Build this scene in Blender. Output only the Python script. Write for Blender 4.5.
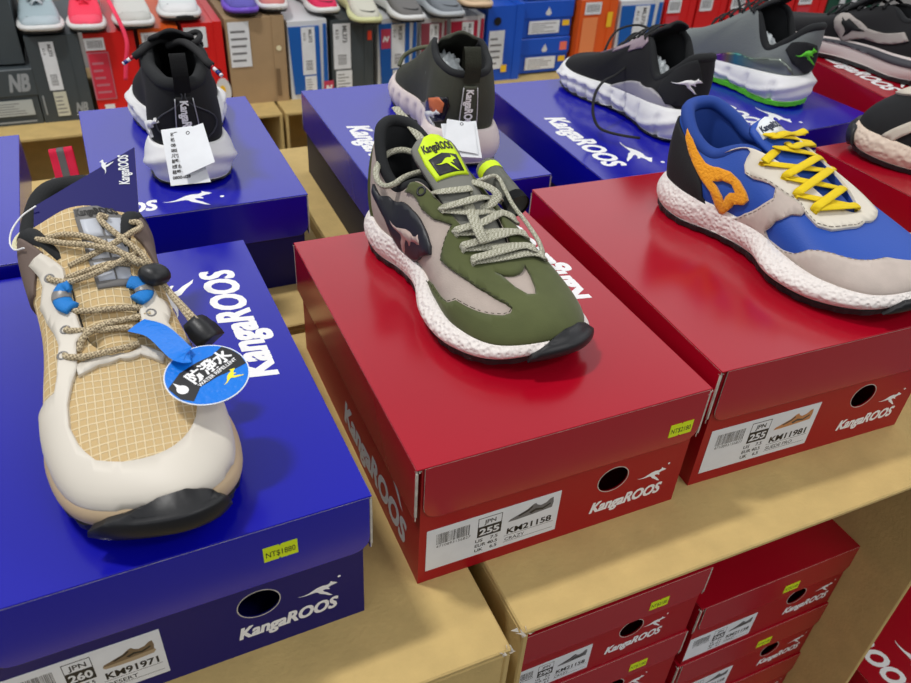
import bpy, bmesh, math, random
from mathutils import Vector, Matrix
from mathutils.geometry import delaunay_2d_cdt

for o in list(bpy.data.objects): bpy.data.objects.remove(o, do_unlink=True)
SC = bpy.context.scene
COL = SC.collection
R = math.radians
V = Vector
rnd = random.Random(7)

# ------------------------------------------------------------------ camera
F_PX = 787.06
cam = bpy.data.cameras.new('camera'); cam.sensor_width = 36.0; cam.lens = F_PX / 911 * 36
cam.clip_start = .02
CAM = V((-.137046814, -.321821288, .482270101))
def cam_axes(yaw=-.456554535, pitch=.63779838, roll=.0674998193):
    cy, sy, cp, sp = math.cos(yaw), math.sin(yaw), math.cos(pitch), math.sin(pitch)
    f = V((-sy*cp, cy*cp, -sp)); r = V((cy, sy, 0)); u = r.cross(f)
    cr, sr = math.cos(roll), math.sin(roll)
    return cr*r + sr*u, -sr*r + cr*u, f
CR, CU, CF = cam_axes()
co = bpy.data.objects.new('camera', cam); COL.objects.link(co)
co.matrix_world = Matrix(((CR.x, CU.x, -CF.x, CAM.x), (CR.y, CU.y, -CF.y, CAM.y), (CR.z, CU.z, -CF.z, CAM.z), (0, 0, 0, 1)))
cam.dof.use_dof = True; cam.dof.focus_distance = .62; cam.dof.aperture_fstop = 13
SC.camera = co

# ------------------------------------------------------------------ world + lamps + exposure
SC.view_settings.view_transform = 'Standard'; SC.view_settings.look = 'None'
SC.view_settings.gamma = 1; SC.view_settings.use_curve_mapping = False
SC.view_settings.exposure = 0.0
W = bpy.data.worlds.new('shop_surroundings'); SC.world = W; W.use_nodes = True
nt = W.node_tree; bg = nt.nodes['Background']
tc = nt.nodes.new('ShaderNodeTexCoord'); sx = nt.nodes.new('ShaderNodeSeparateXYZ'); cr = nt.nodes.new('ShaderNodeValToRGB')
nt.links.new(tc.outputs['Generated'], sx.inputs[0]); nt.links.new(sx.outputs['Z'], cr.inputs[0]); nt.links.new(cr.outputs[0], bg.inputs[0])
e = cr.color_ramp.elements
e[0].position = .0; e[0].color = (.018, .017, .016, 1)
e[1].position = .95; e[1].color = (.42, .43, .46, 1)
m_ = e.new(.16); m_.color = (.05, .05, .05, 1)
m2_ = e.new(.40); m2_.color = (2.2, 2.25, 2.35, 1)
m3_ = e.new(.65); m3_.color = (.80, .82, .87, 1)
bg.inputs[1].default_value = .62
def lamp(name, loc, sx_, sy_, power, rot=(0, 0, 0), color=(1, .98, .95)):
    l = bpy.data.lights.new(name, 'AREA'); l.shape = 'RECTANGLE'; l.size = sx_; l.size_y = sy_; l.energy = power; l.color = color
    o = bpy.data.objects.new(name, l); COL.objects.link(o); o.location = loc; o.rotation_euler = rot
    return o
lamp('ceiling_lamp', (-.75, .70, 2.5), .34, .14, 42)
lamp('ceiling_lamp', (2.3, .75, 2.5), 1.3, .16, 12)
lamp('ceiling_lamp', (.9, -1.5, 2.3), 1.3, .3, 17)

# ------------------------------------------------------------------ materials
MATS = {}
def lin(c):
    return tuple(((v/255)/12.92 if v/255 <= .04045 else ((v/255+.055)/1.055)**2.4) for v in c)
def mat(name, col, rough=.5, metal=0, coat=0, bump=None, noise=None, ior=1.5, spec=.5, sheen=0, emis=None, trans=0):
    """col in sRGB 0-255. bump=(kind, scale, strength, dist); noise=(scale, amount) mild tone variation that belongs to the stuff"""
    if name in MATS: return MATS[name]
    m = bpy.data.materials.new(name); MATS[name] = m; m.use_nodes = True
    n = m.node_tree.nodes; L = m.node_tree.links; p = n['Principled BSDF']
    c = lin(col); p.inputs['Base Color'].default_value = (*c, 1)
    p.inputs['Roughness'].default_value = rough; p.inputs['Metallic'].default_value = metal
    p.inputs['Coat Weight'].default_value = coat; p.inputs['IOR'].default_value = ior
    p.inputs['Specular IOR Level'].default_value = spec
    if sheen: p.inputs['Sheen Weight'].default_value = sheen; p.inputs['Sheen Roughness'].default_value = .4
    if trans: p.inputs['Transmission Weight'].default_value = trans
    t = n.new('ShaderNodeTexCoord')
    if noise:
        nz = n.new('ShaderNodeTexNoise'); nz.inputs['Scale'].default_value = noise[0]; nz.inputs['Detail'].default_value = 5
        L.new(t.outputs['Object'], nz.inputs['Vector'])
        mr = n.new('ShaderNodeMapRange'); mr.inputs['From Min'].default_value = .3; mr.inputs['From Max'].default_value = .7
        mr.inputs['To Min'].default_value = 1-noise[1]; mr.inputs['To Max'].default_value = 1+noise[1]*.6
        L.new(nz.outputs['Fac'], mr.inputs['Value'])
        mx = n.new('ShaderNodeMix'); mx.data_type = 'RGBA'; mx.blend_type = 'MULTIPLY'; mx.inputs['Factor'].default_value = 1
        mx.inputs['A'].default_value = (*c, 1); L.new(mr.outputs[0], mx.inputs['B']); L.new(mx.outputs['Result'], p.inputs['Base Color'])
    if bump:
        kind, sc, st, ds = bump
        bp = n.new('ShaderNodeBump'); bp.inputs['Strength'].default_value = st; bp.inputs['Distance'].default_value = ds
        if kind == 'noise':
            tx = n.new('ShaderNodeTexNoise'); tx.inputs['Scale'].default_value = sc; tx.inputs['Detail'].default_value = 4; out = tx.outputs['Fac']
        elif kind == 'voronoi':
            tx = n.new('ShaderNodeTexVoronoi'); tx.inputs['Scale'].default_value = sc; tx.feature = 'SMOOTH_F1'; out = tx.outputs['Distance']
        elif kind == 'wave':
            tx = n.new('ShaderNodeTexWave'); tx.inputs['Scale'].default_value = sc; tx.inputs['Distortion'].default_value = 1; out = tx.outputs['Fac']
        L.new(t.outputs['Object'], tx.inputs['Vector']); L.new(out, bp.inputs['Height']); L.new(bp.outputs[0], p.inputs['Normal'])
    return m

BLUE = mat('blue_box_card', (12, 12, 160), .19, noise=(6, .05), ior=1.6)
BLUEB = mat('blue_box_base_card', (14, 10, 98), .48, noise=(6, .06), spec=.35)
SLATEB = mat('charcoal_box_base_card', (40, 40, 54), .55, spec=.3)
RED = mat('red_box_card', (166, 8, 32), .19, noise=(6, .05), ior=1.6)
REDB = mat('red_box_base_card', (160, 8, 24), .42, noise=(6, .06), spec=.35)
CORE = mat('card_edge', (196, 190, 178), .8, noise=(160, .3))
KRAFT = mat('kraft_cardboard', (200, 172, 110), .85, bump=('noise', 260, .6, .0010), noise=(38, .09))
KRAFT2 = mat('kraft_cardboard_inside', (166, 134, 74), .9, bump=('wave', 60, .12, .0005), noise=(10, .12))
WHITE = mat('white_print', (240, 240, 240), .45)
PAPER = mat('label_paper', (226, 229, 232), .55, noise=(60, .05))
INK = mat('black_ink', (28, 26, 24), .5)
GREYINK = mat('grey_ink', (110, 110, 112), .5)
DKPRINT = mat('grey_print', (196, 196, 198), .5)
YEL = mat('neon_price_sticker', (216, 236, 20), .5)
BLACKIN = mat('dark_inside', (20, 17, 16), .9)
TISSUE = mat('tissue_paper', (205, 212, 214), .6, bump=('noise', 60, 1, .004))

# ------------------------------------------------------------------ object helpers
def props(o, label=None, cat=None, group=None, kind=None):
    if label: o['label'] = label
    if cat: o['category'] = cat
    if group: o['group'] = group
    if kind: o['kind'] = kind
    return o
def empty(name, loc=(0, 0, 0), yaw=0, label=None, cat=None, group=None, rot=None):
    o = bpy.data.objects.new(name, None); COL.objects.link(o); o.location = loc
    o.rotation_euler = rot if rot else (0, 0, yaw); o.empty_display_size = .02
    return props(o, label, cat, group)
def link(name, me, mats, parent=None, smooth=False):
    if not isinstance(mats, (list, tuple)): mats = [mats]
    for m in mats:
        me.materials.append(m)
    if smooth:
        for p in me.polygons: p.use_smooth = True
    o = bpy.data.objects.new(name, me); COL.objects.link(o)
    if parent is not None: o.parent = parent
    return o
def bmobj(name, bm, mats, parent=None, smooth=False):
    me = bpy.data.meshes.new(name); bm.normal_update(); bm.to_mesh(me); bm.free()
    return link(name, me, mats, parent, smooth)
def add_box(bm, x0, x1, y0, y1, z0, z1, M=None, mi=0):
    vs = [bm.verts.new((M @ V(p)) if M else V(p)) for p in ((x0,y0,z0),(x1,y0,z0),(x1,y1,z0),(x0,y1,z0),(x0,y0,z1),(x1,y0,z1),(x1,y1,z1),(x0,y1,z1))]
    for f in ((0,3,2,1),(4,5,6,7),(0,1,5,4),(1,2,6,5),(2,3,7,6),(3,0,4,7)):
        bm.faces.new([vs[i] for i in f]).material_index = mi
    return vs
def add_prism(bm, pts2, M, t0, t1, holes=(), mi=0, side_mi=None):
    """flat polygon (with holes) in the frame M (x right, y up, z out), from depth t0 to t1"""
    P = list(pts2); loops = [list(range(len(P)))]
    for h in holes:
        loops.append(list(range(len(P), len(P)+len(h)))); P += list(h)
    vs2, _, fs, *_r = delaunay_2d_cdt([V(p).to_2d() if len(p) > 2 else V(p) for p in P], [], loops, 2 if holes else 1, 1e-7)
    if holes:
        def inside(p, poly):
            c = False; n = len(poly); j = n-1
            for i in range(n):
                a, b = poly[i], poly[j]
                if (a[1] > p[1]) != (b[1] > p[1]) and p[0] < (b[0]-a[0])*(p[1]-a[1])/(b[1]-a[1])+a[0]: c = not c
                j = i
            return c
        keep = []
        for f in fs:
            ce = sum((vs2[i] for i in f), V((0, 0)))/len(f)
            if inside(ce, pts2) and not any(inside(ce, h) for h in holes): keep.append(f)
        fs = keep
    a = [bm.verts.new(M @ V((p.x, p.y, t1))) for p in vs2]; b = [bm.verts.new(M @ V((p.x, p.y, t0))) for p in vs2]
    for f in fs:
        try:
            bm.faces.new([a[i] for i in f]).material_index = mi
            bm.faces.new([b[i] for i in reversed(f)]).material_index = mi
        except ValueError: pass
    # sides: boundary edges
    cnt = {}
    for f in fs:
        for i in range(len(f)):
            e_ = (f[i], f[(i+1) % len(f)]); k = (min(e_), max(e_)); cnt.setdefault(k, []).append(e_)
    for k, l in cnt.items():
        if len(l) == 1:
            i, j = l[0]
            try: bm.faces.new([a[j], a[i], b[i], b[j]]).material_index = side_mi if side_mi is not None else mi
            except ValueError: pass
def frame(o, x, y):
    x = V(x).normalized(); y = V(y).normalized(); z = x.cross(y)
    return Matrix(((x.x, y.x, z.x, o[0]), (x.y, y.y, z.y, o[1]), (x.z, y.z, z.z, o[2]), (0, 0, 0, 1)))
def ellipse(cx, cy, rx, ry, n=28):
    return [(cx+rx*math.cos(2*math.pi*i/n), cy+ry*math.sin(2*math.pi*i/n)) for i in range(n)]
def rrect(x0, x1, y0, y1, r, n=5, corners=(1, 1, 1, 1)):
    out = []
    for k, (cx, cy, a0) in enumerate(((x0+r, y0+r, 180), (x1-r, y0+r, 270), (x1-r, y1-r, 0), (x0+r, y1-r, 90))):
        if corners[k]:
            for i in range(n+1):
                a = R(a0+90*i/n); out.append((cx+r*math.cos(a), cy+r*math.sin(a)))
        else: out.append(((x0, y0), (x1, y0), (x1, y1), (x0, y1))[k])
    return out
def catmull(pts, n=8, closed=False):
    P = [V(p) for p in pts]; out = []; N = len(P)
    segs = N if closed else N-1
    for i in range(segs):
        if closed: p0, p1, p2, p3 = P[(i-1) % N], P[i], P[(i+1) % N], P[(i+2) % N]
        else:
            p1, p2 = P[i], P[i+1]; p0 = P[i-1] if i > 0 else p1*2-p2; p3 = P[i+2] if i+2 < N else p2*2-p1
        for k in range(n):
            t = k/n; t2 = t*t; t3 = t2*t
            out.append(.5*((2*p1)+(p2-p0)*t+(2*p0-5*p1+4*p2-p3)*t2+(3*p1-p0-3*p2+p3)*t3))
    if not closed: out.append(P[-1])
    return out
def add_tube(bm, path, r, n=8, flat=1.0, up=None, mi=0, cap=True, radii=None, ups=None):
    """tube (flat<1 gives a ribbon lying across `up`)"""
    path = [V(p) for p in path]; rings = []; prev = None
    for i, p in enumerate(path):
        t = (path[min(i+1, len(path)-1)]-path[max(i-1, 0)])
        if t.length < 1e-9: t = V((1, 0, 0))
        t.normalize()
        u = V(ups[i]) if ups else (V(up) if up is not None else (prev if prev else V((0, 0, 1))))
        s = t.cross(u)
        if s.length < 1e-4: s = t.cross(V((1, 0, 0)))
        s.normalize(); u2 = s.cross(t).normalized()
        if up is None and not ups: prev = u2
        rr = radii[i] if radii else r
        rings.append([bm.verts.new(p+s*(rr*math.cos(2*math.pi*k/n))+u2*(rr*flat*math.sin(2*math.pi*k/n))) for k in range(n)])
    for a, b in zip(rings, rings[1:]):
        for k in range(n):
            f = bm.faces.new((a[k], a[(k+1) % n], b[(k+1) % n], b[k])); f.material_index = mi; f.smooth = True
    if cap:
        bm.faces.new(list(reversed(rings[0]))).material_index = mi; bm.faces.new(rings[-1]).material_index = mi
    return rings
def text_mesh(s, size=1.0, bold=.0, shear=0.0, xs=1.0):
    """list of (verts, faces) of flat lettering, origin at left of the baseline"""
    c = bpy.data.curves.new('t', 'FONT'); c.body = s; c.size = size; c.shear = shear; c.resolution_u = 3; c.offset = min(bold, .012)*size
    o = bpy.data.objects.new('t', c); COL.objects.link(o); bpy.context.view_layer.update()
    me = o.to_mesh(); vs = [v.co.copy() for v in me.vertices]; fs = [tuple(p.vertices) for p in me.polygons]
    o.to_mesh_clear(); bpy.data.objects.remove(o); bpy.data.curves.remove(c)
    out_v, out_f = [], []; k = 0
    offs = [(0, 0)] if bold <= .012 else [(-1, -.6), (1, -.6), (-1, .6), (1, .6), (0, 0)]
    for q, (ox, oy) in enumerate(offs):
        d = max(0, bold-.012)*size
        for v in vs: out_v.append(V((v.x*xs+ox*d, v.y+oy*d, q*1e-5)))
        for f in fs: out_f.append(tuple(i+k for i in f))
        k += len(vs)
    return out_v, out_f
def add_text(bm, s, M, size, bold=0, shear=0, xs=1.0, mi=0, width=None, center=False):
    vs, fs = text_mesh(s, size, bold, shear, xs)
    x0 = min(v.x for v in vs); x1 = max(v.x for v in vs)
    k = (width/(x1-x0)) if width else 1
    off = -x0*k - (width or (x1-x0))/2*(1 if center else 0)
    bv = [bm.verts.new(M @ V((v.x*k+off, v.y, v.z))) for v in vs]
    for f in fs:
        try: bm.faces.new([bv[i] for i in f]).material_index = mi
        except ValueError: pass
ROO = [(0,.62),(.12,.585),(.25,.61),(.36,.70),(.48,.80),(.62,.84),(.74,.80),(.81,.86),(.83,.97),(.88,.88),(.93,.84),(1.0,.74),(.95,.70),(.87,.69),(.80,.65),(.76,.60),(.80,.50),(.78,.46),(.70,.54),(.62,.54),(.65,.42),(.74,.27),(.80,.12),(.86,.0),(.77,.05),(.66,.22),(.54,.36),(.50,.48),(.44,.54),(.34,.54),(.2,.53),(.08,.56)]
def add_roo(bm, M, w, h=None, mi=0, t=2e-5, flip=False):
    h = h or w*.72
    pts = [((1-x if flip else x)*w, (y-.0)*h) for x, y in ROO]
    if flip: pts.reverse()
    add_prism(bm, pts, M, 0, t, mi=mi)
def add_wordmark(bm, M, w, h, mi=0):
    """heavy slanted lettering KangaROOS, w wide, capitals h high"""
    add_text(bm, 'KangaROOS', M, h/.72, bold=.045, shear=.25, width=w, mi=mi)
def rectf(bm, M, x0, x1, y0, y1, z=0, mi=0):
    bm.faces.new([bm.verts.new(M @ V(p)) for p in ((x0,y0,z),(x1,y0,z),(x1,y1,z),(x0,y1,z))]).material_index = mi
# ------------------------------------------------------------------ cardboard structure: floor, shop cartons
bm = bmesh.new(); add_box(bm, -4, 5, -3, 7, -.66, -.601)
fl = bmobj('floor', bm, mat('shop_floor', (120, 112, 104), .5, noise=(3, .1))); fl['kind'] = 'structure'

bm = bmesh.new(); add_box(bm, -4, 5, 6.9, 7.0, -.601, 1.1)
wb = bmobj('wall_back', bm, mat('shop_wall_paint', (196, 194, 190), .7, noise=(2, .04))); wb['kind'] = 'structure'

def worn(bm, p, s, seed):
    """small crumpled tear of cardboard plies at a corner"""
    r = random.Random(seed)
    for k in range(7):
        q = V(p)+V((r.uniform(-s, s), r.uniform(-s, s)*.5, r.uniform(-s*.6, s*.2)))
        d = [V((r.uniform(-1, 1), r.uniform(-1, 1), r.uniform(-.6, .8))).normalized()*s*r.uniform(.35, .8) for _ in range(3)]
        vs = [bm.verts.new(q)]+[bm.verts.new(q+x) for x in d]
        for f in ((0, 1, 2), (0, 2, 3), (0, 3, 1), (1, 3, 2)): bm.faces.new([vs[i] for i in f])

def carton(label, x0, x1, y0, y1, z0, z1, front='closed', yaw=0, t=.005, group=None, flaps=False, corners=(), matt=None):
    cx, cy = (x0+x1)/2, (y0+y1)/2
    e_ = empty('carton', (cx, cy, z0), yaw, label, 'cardboard box', group)
    w, d, h = (x1-x0)/2, (y1-y0)/2, z1-z0
    k = matt or KRAFT
    bm = bmesh.new()
    add_box(bm, -w, w, -d, d, h-t, h)          # top (long side laid up)
    add_box(bm, -w, w, -d, d, 0, t)
    add_box(bm, -w, -w+t, -d, d, t, h-t); add_box(bm, w-t, w, -d, d, t, h-t); add_box(bm, -w+t, w-t, d-t, d, t, h-t)
    if front == 'closed': add_box(bm, -w+t, w-t, -d, -d+t, t, h-t)
    bmesh.ops.bevel(bm, geom=[e2 for e2 in bm.edges], offset=.0012, segments=1, affect='EDGES')
    bmobj('carton_shell', bm, k, e_)
    if front == 'closed':
        bm = bmesh.new(); add_box(bm, -w+.004, w-.004, -d-.0006, -d-.0001, h*.47, h*.47+.05); bmobj('packing_tape', bm, mat('packing_tape', (176, 140, 84), .25), e_)
    for i, c in enumerate(corners):
        bm = bmesh.new(); worn(bm, (c[0]-cx, c[1]-cy, h-.002), .007, 11+i); bmobj('torn_corner', bm, CORE, e_)
    return e_
K1 = carton('closed kraft carton under the front blue box, its torn corner at the bottom middle', -.62, .045, -.070, .33, -.60, 0, corners=((.043, -.068),))
K2 = carton('kraft carton lying open towards the viewer with red shoe boxes inside', .058, .545, -.062, .335, -.60, 0, front='open', corners=((.062, -.060),))
K3 = carton('kraft carton at the right edge holding up the red box of the far right sneaker', .562, 1.15, -.01, .343, -.60, 0, front='open')
K4 = carton('kraft carton behind, under the blue box with the black and white sneaker', -.62, .075, .345, .78, -.60, 0)
K5 = carton('kraft carton behind, under the blue box with the dark olive sneaker', .085, .60, .35, .79, -.60, 0)
K6 = carton('kraft carton at the back right, under the iridescent sneaker and its neighbour', .612, 1.30, .39, .82, -.60, 0)

# ------------------------------------------------------------------ shoe boxes
def shoe_drawing(bm, M, w, colors=(1, 2, 3), flip=False):
    """the little side view of a sneaker printed on a size label; colours = material slots (body, sole, trace)"""
    b, s, tr = colors
    f = (lambda x: w-x*w) if flip else (lambda x: x*w)
    def poly(pts, z, mi):
        P = [(f(x), y*w) for x, y in pts]
        if flip: P.reverse()
        add_prism(bm, P, M, z, z+1e-5, mi=mi)
    poly([(0,.06),(.05,.02),(.3,.0),(.6,.0),(.95,.03),(1.0,.10),(.98,.16),(.6,.12),(.2,.1),(.02,.1)], 2e-5, s)
    poly([(0,.1),(.04,.16),(.2,.22),(.4,.3),(.52,.4),(.58,.42),(.62,.36),(.7,.31),(.82,.34),(.9,.42),(.97,.44),(.99,.3),(.97,.15),(.6,.12),(.2,.1)], 4e-5, b)
    poly([(.45,.2),(.6,.26),(.75,.22),(.92,.3),(.93,.26),(.76,.17),(.6,.2),(.5,.15)], 6e-5, tr)
    poly([(.2,.2),(.42,.29),(.5,.36),(.53,.33),(.44,.25),(.24,.17)], 6e-5, tr)
def size_label(par, M, w, h, size, code, colorway, draw=None, seed=0):
    r = random.Random(seed)
    bm = bmesh.new(); add_prism(bm, [(0, 0), (w, 0), (w, h), (0, h)], M, 0, 2.5e-4)
    lab = bmobj('size_label', bm, PAPER, par)
    Mz = M @ Matrix.Translation((0, 0, 3e-4))
    bm = bmesh.new()
    x = w*.07
    while x < w*.31:
        bw = r.choice((.5, .8, 1.2))*w*.005; rectf(bm, Mz, x, x+bw, h*.60, h*.86, mi=0); x += bw+r.choice((.5, .7, 1.1))*w*.006
    add_text(bm, '4710893156827', Mz @ Matrix.Translation((w*.07, h*.52, 0)), h*.09, width=w*.25)
    bx0, bx1 = w*.37, w*.55
    rectf(bm, Mz, bx0, bx1, h*.44, h*.70)
    for a in ((bx0, bx1, h*.90, h*.915), (bx0, bx0+w*.005, h*.7, h*.915), (bx1-w*.005, bx1, h*.7, h*.915)): rectf(bm, Mz, *a)
    add_text(bm, 'JPN', Mz @ Matrix.Translation(((bx0+bx1)/2, h*.75, 0)), h*.14, bold=.02, center=True)
    for i, s in enumerate(('US    7.5', 'EUR 40.5', 'UK    6.5')):
        add_text(bm, s, Mz @ Matrix.Translation((bx0-w*.01, h*(.32-.12*i), 0)), h*.11, bold=.02, width=w*.17)
    add_text(bm, code, Mz @ Matrix.Translation((w*.60, h*.30, 0)), h*.2, bold=.03, width=w*.35)
    add_text(bm, colorway, Mz @ Matrix.Translation((w*.59, h*.13, 0)), h*.12, bold=.01)
    for z in (h*.26, h*.10): rectf(bm, Mz, w*.58, w*.97, z, z+h*.008)
    bmobj('label_print', bm, INK, lab)
    bm = bmesh.new(); add_text(bm, size, Mz @ Matrix.Translation(((bx0+bx1)/2, h*.49, 2e-5)), h*.22, bold=.035, center=True, width=w*.15)
    bmobj('size_print', bm, PAPER, lab)
    bm = bmesh.new(); shoe_drawing(bm, Mz @ Matrix.Translation((w*.60, h*.52, 0)), w*.35, (0, 1, 2))
    bmobj('sneaker_drawing', bm, draw or [GREYINK, PAPER, INK], lab)
    return lab
def price_tag(par, M, w=.021, h=.0125, txt='NT$1980', rot=.0):
    pts = [(0,0),(w*.42,0),(w*.46,h*.10),(w*.50,0),(w,0),(w,h),(w*.54,h),(w*.50,h*.9),(w*.46,h),(0,h)]
    M = M @ Matrix.Rotation(rot, 4, 'Z')
    bm = bmesh.new(); add_prism(bm, pts, M, 0, 2.5e-4); o = bmobj('price_sticker', bm, YEL, par)
    bm = bmesh.new(); add_text(bm, txt, M @ Matrix.Translation((w*.07, h*.27, 3e-4)), h*.55, width=w*.86, bold=.008); bmobj('price_print', bm, INK, o)
    return o
def box_badge(bm, M, s):
    """KangaROOS lettering with the leaping roo above its last letters; s = lettering width"""
    add_wordmark(bm, M, s, s*.17)
    add_roo(bm, M @ Matrix.Translation((s*.60, s*.205, 0)), s*.40, s*.23)
    add_prism(bm, ellipse(s*1.02, s*.46, s*.016, s*.016, 10), M, 0, 2e-5)
def shoe_box(label, ox, oy, yaw, zb, W_, L_, H_, color='red', lidh=.05, ins=.004, label_args=None, tag=None, hole=.181, flip=False, top=True, side=False, badge=True, basem=None, lid_dx=0.0, lid_dy=0.0, tagpos=(.204, .080), group=None, lid_yaw=0, tag_on_lid=True, badge_x=None, hole_z=.049):
    c, s = math.cos(yaw), math.sin(yaw)
    loc = (ox+c*W_/2-s*L_/2, oy+s*W_/2+c*L_/2, zb)
    e_ = empty('shoe_box', loc, yaw, label, 'shoe box', group)
    w, d = W_/2, L_/2
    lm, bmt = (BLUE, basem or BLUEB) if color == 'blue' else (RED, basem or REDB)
    t = .0012
    # base tray
    bm = bmesh.new(); wi = w-ins; di = d-.002
    hh = [ellipse(hole-w, hole_z, .0135, .0125)] if hole < W_-.02 else []
    add_prism(bm, [(-wi, 0), (wi, 0), (wi, H_-.003), (-wi, H_-.003)], frame((0, -di, 0), (1, 0, 0), (0, 0, 1)), -t, 0, holes=hh)
    add_box(bm, -wi, wi, di-t, di, 0, H_-.003)
    add_box(bm, -wi, -wi+t, -di+t, di-t, 0, H_-.003); add_box(bm, wi-t, wi, -di+t, di-t, 0, H_-.003)
    add_box(bm, -wi+t, wi-t, -di+t, di-t, 0, t)
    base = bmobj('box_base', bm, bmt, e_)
    bm = bmesh.new()   # raw rim of the finger hole
    ring = ellipse(hole-w, hole_z, .0140, .0130)
    if hh: add_prism(bm, ring, frame((0, -di, 0), (1, 0, 0), (0, 0, 1)), 0, 1.2e-4, holes=[ellipse(hole-w, hole_z, .0133, .0123)])
    bmobj('finger_hole_rim', bm, CORE, base) if hh else bm.free()
    bm = bmesh.new()   # tissue wrapped pair inside, seen through the hole
    for q in range(2):
        rg = bmesh.ops.create_icosphere(bm, subdivisions=3, radius=1)['verts']
        for v in rg:
            n = v.co.copy(); j = 1+.08*math.sin(9*n.x+3*q)*math.cos(7*n.y)
            v.co = V((n.x*w*.42*j+(q*2-1)*w*.44, n.y*d*.82*j, n.z*H_*.36*j+H_*.42))
    bmobj('tissue_wrap', bm, mat('inner_tissue', (90, 110, 122), .8, bump=('noise', 40, 1, .006)), e_, True)
    # lid
    piv = Matrix.Translation((lid_dx, lid_dy, 0)) @ Matrix.Rotation(lid_yaw, 4, 'Z')
    bm = bmesh.new()
    top_vs = add_box(bm, -w, w, -d, d, H_-t, H_)
    r_ = .012
    lh = lidh
    add_prism(bm, rrect(-w+.006, w-.0015, H_-lh, H_-t, r_, corners=(1, 1, 0, 0)), frame((0, -d, 0), (1, 0, 0), (0, 0, 1)), -t, 0, side_mi=1)
    add_prism(bm, rrect(-w+.004, w-.004, H_-lh, H_-t, r_, corners=(1, 1, 0, 0)), frame((0, d, 0), (-1, 0, 0), (0, 0, 1)), -t, 0, side_mi=1)
    add_prism(bm, [(-d+.001, H_-lh), (d-.001, H_-lh), (d-.001, H_-t), (-d+.001, H_-t)], frame((-w, 0, 0), (0, -1, 0), (0, 0, 1)), -t, 0, side_mi=1)
    add_prism(bm, [(-d+.001, H_-lh), (d-.001, H_-lh), (d-.001, H_-t), (-d+.001, H_-t)], frame((w, 0, 0), (0, 1, 0), (0, 0, 1)), -t, 0, side_mi=1)
    bm.transform(piv)
    lid = bmobj('box_lid', bm, [lm, CORE], e_)
    for q, (sx_, sy_) in enumerate(((-1, -1), (1, -1), (-1, 1))):   # scuffed lid corners where the printed skin has worn off
        bm = bmesh.new(); worn(bm, (sx_*(w-.0015), sy_*(d-.0015), H_-.0035), .0024, q+int(abs(ox)*999))
        add_box(bm, sx_*w-.0006*(1+sx_)-.0001, sx_*w+.0006*(1-sx_)+.0001, sy_*(d-.001)-.0008, sy_*(d-.001)+.0008, H_-lh*.9, H_-.004)
        bm.transform(piv); bmobj('worn_corner', bm, CORE, lid)
    bv = lid.modifiers.new('soft_edges', 'BEVEL'); bv.width = .0011; bv.segments = 2; bv.limit_method = 'ANGLE'
    if top:
        bm = bmesh.new(); Lt = L_
        if not flip: M = frame((-w+.022, d-.135+.0, H_+1e-4), (0, -1, 0), (1, 0, 0))
        else: M = frame((w-.022, -d+.135, H_+1e-4), (0, 1, 0), (-1, 0, 0))
        if top == 'end':
            M = frame((-w-.062, -d+.022, H_+1e-4), (1, 0, 0), (0, 1, 0)); vs, fs = text_mesh('S', .05, .045, .25)
            M = frame((-w+.006, -d-.02+.0, H_+1e-4), (1, .05, 0), (-.05, 1, 0))
            add_text(bm, 'OOS', M @ Matrix.Translation((.004, .03, 0)), .03, bold=.045, shear=.25, width=.05)
            add_roo(bm, M @ Matrix.Translation((.058, .022, 0)), .050, .034)
            add_prism(bm, ellipse(.116, .036, .0022, .0022, 10), M, 0, 2e-5)
        else: box_badge(bm, piv @ M, .158)
        bmobj('lid_logo', bm, WHITE, lid)
    if badge:
        bm = bmesh.new(); bx = badge_x if badge_x is not None else .147
        box_badge(bm, frame((bx-w, -di-1e-4, .0165), (1, 0, 0), (.0, 0, 1)), .067); bmobj('end_logo', bm, WHITE, base)
    if side:
        bm = bmesh.new(); box_badge(bm, frame((-w-1e-4+ins, d*.15, .013), (0, -1, 0), (0, 0, 1)), .15); bmobj('side_logo', bm, DKPRINT, base)
    if label_args:
        x, z, lw, lh2, rest = label_args
        size_label(base, frame((x-w, -di-1e-4, z), (1, 0, 0), (0, 0, 1)), lw, lh2, *rest)
    if tag:
        if tag_on_lid: price_tag(lid, frame((tagpos[0]-w, -d-1e-4, tagpos[1]), (1, 0, 0), (0, 0, 1)), txt=tag)
        else: price_tag(base, frame((tagpos[0]-w, -di-1e-4, tagpos[1]), (1, 0, 0), (0, 0, 1)), txt=tag)
    return e_
W1, L1 = .2344, .305
shoe_box('red shoe box in the centre front, size 255 label, under the olive green sneaker', 0, 0, 0, 0, W1, L1, .12, 'red', .05, .0045,
         (.010, .012, .107, .043, ('255', 'KM21158', 'CRAZY', None, 1)), 'NT$2180', .163, True, side=True)
SUE = [mat('drawing_orange', (190, 130, 80), .5), PAPER, mat('drawing_grey', (70, 66, 62), .5)]
shoe_box('red shoe box at the right front, under the blue and grey sneaker with yellow laces', .2478, .0078, -.0314, 0, .245, .319, .1255, 'red', .053, .0045,
         (.012, .012, .114, .048, ('255', 'KM11981', 'SUEDE PRO', SUE, 2)), 'NT$1980', .176, True, tagpos=(.222, .075), badge_x=.160, hole_z=.053)
shoe_box('blue shoe box in the left foreground, under the beige trail shoe', -.2581, -.0122, .0246, .0, .2262, .3369, .1168, 'blue', .050, .006,
         (.004, .011, .087, .0445, ('260', 'KM91971', 'DESERT', [mat('drawing_brown', (120, 100, 76), .5), mat('drawing_tan', (170, 150, 120), .5), INK], 3)), 'NT$1880', .1505, True, tagpos=(.157, .087), badge_x=.135, hole_z=.047)
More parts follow.
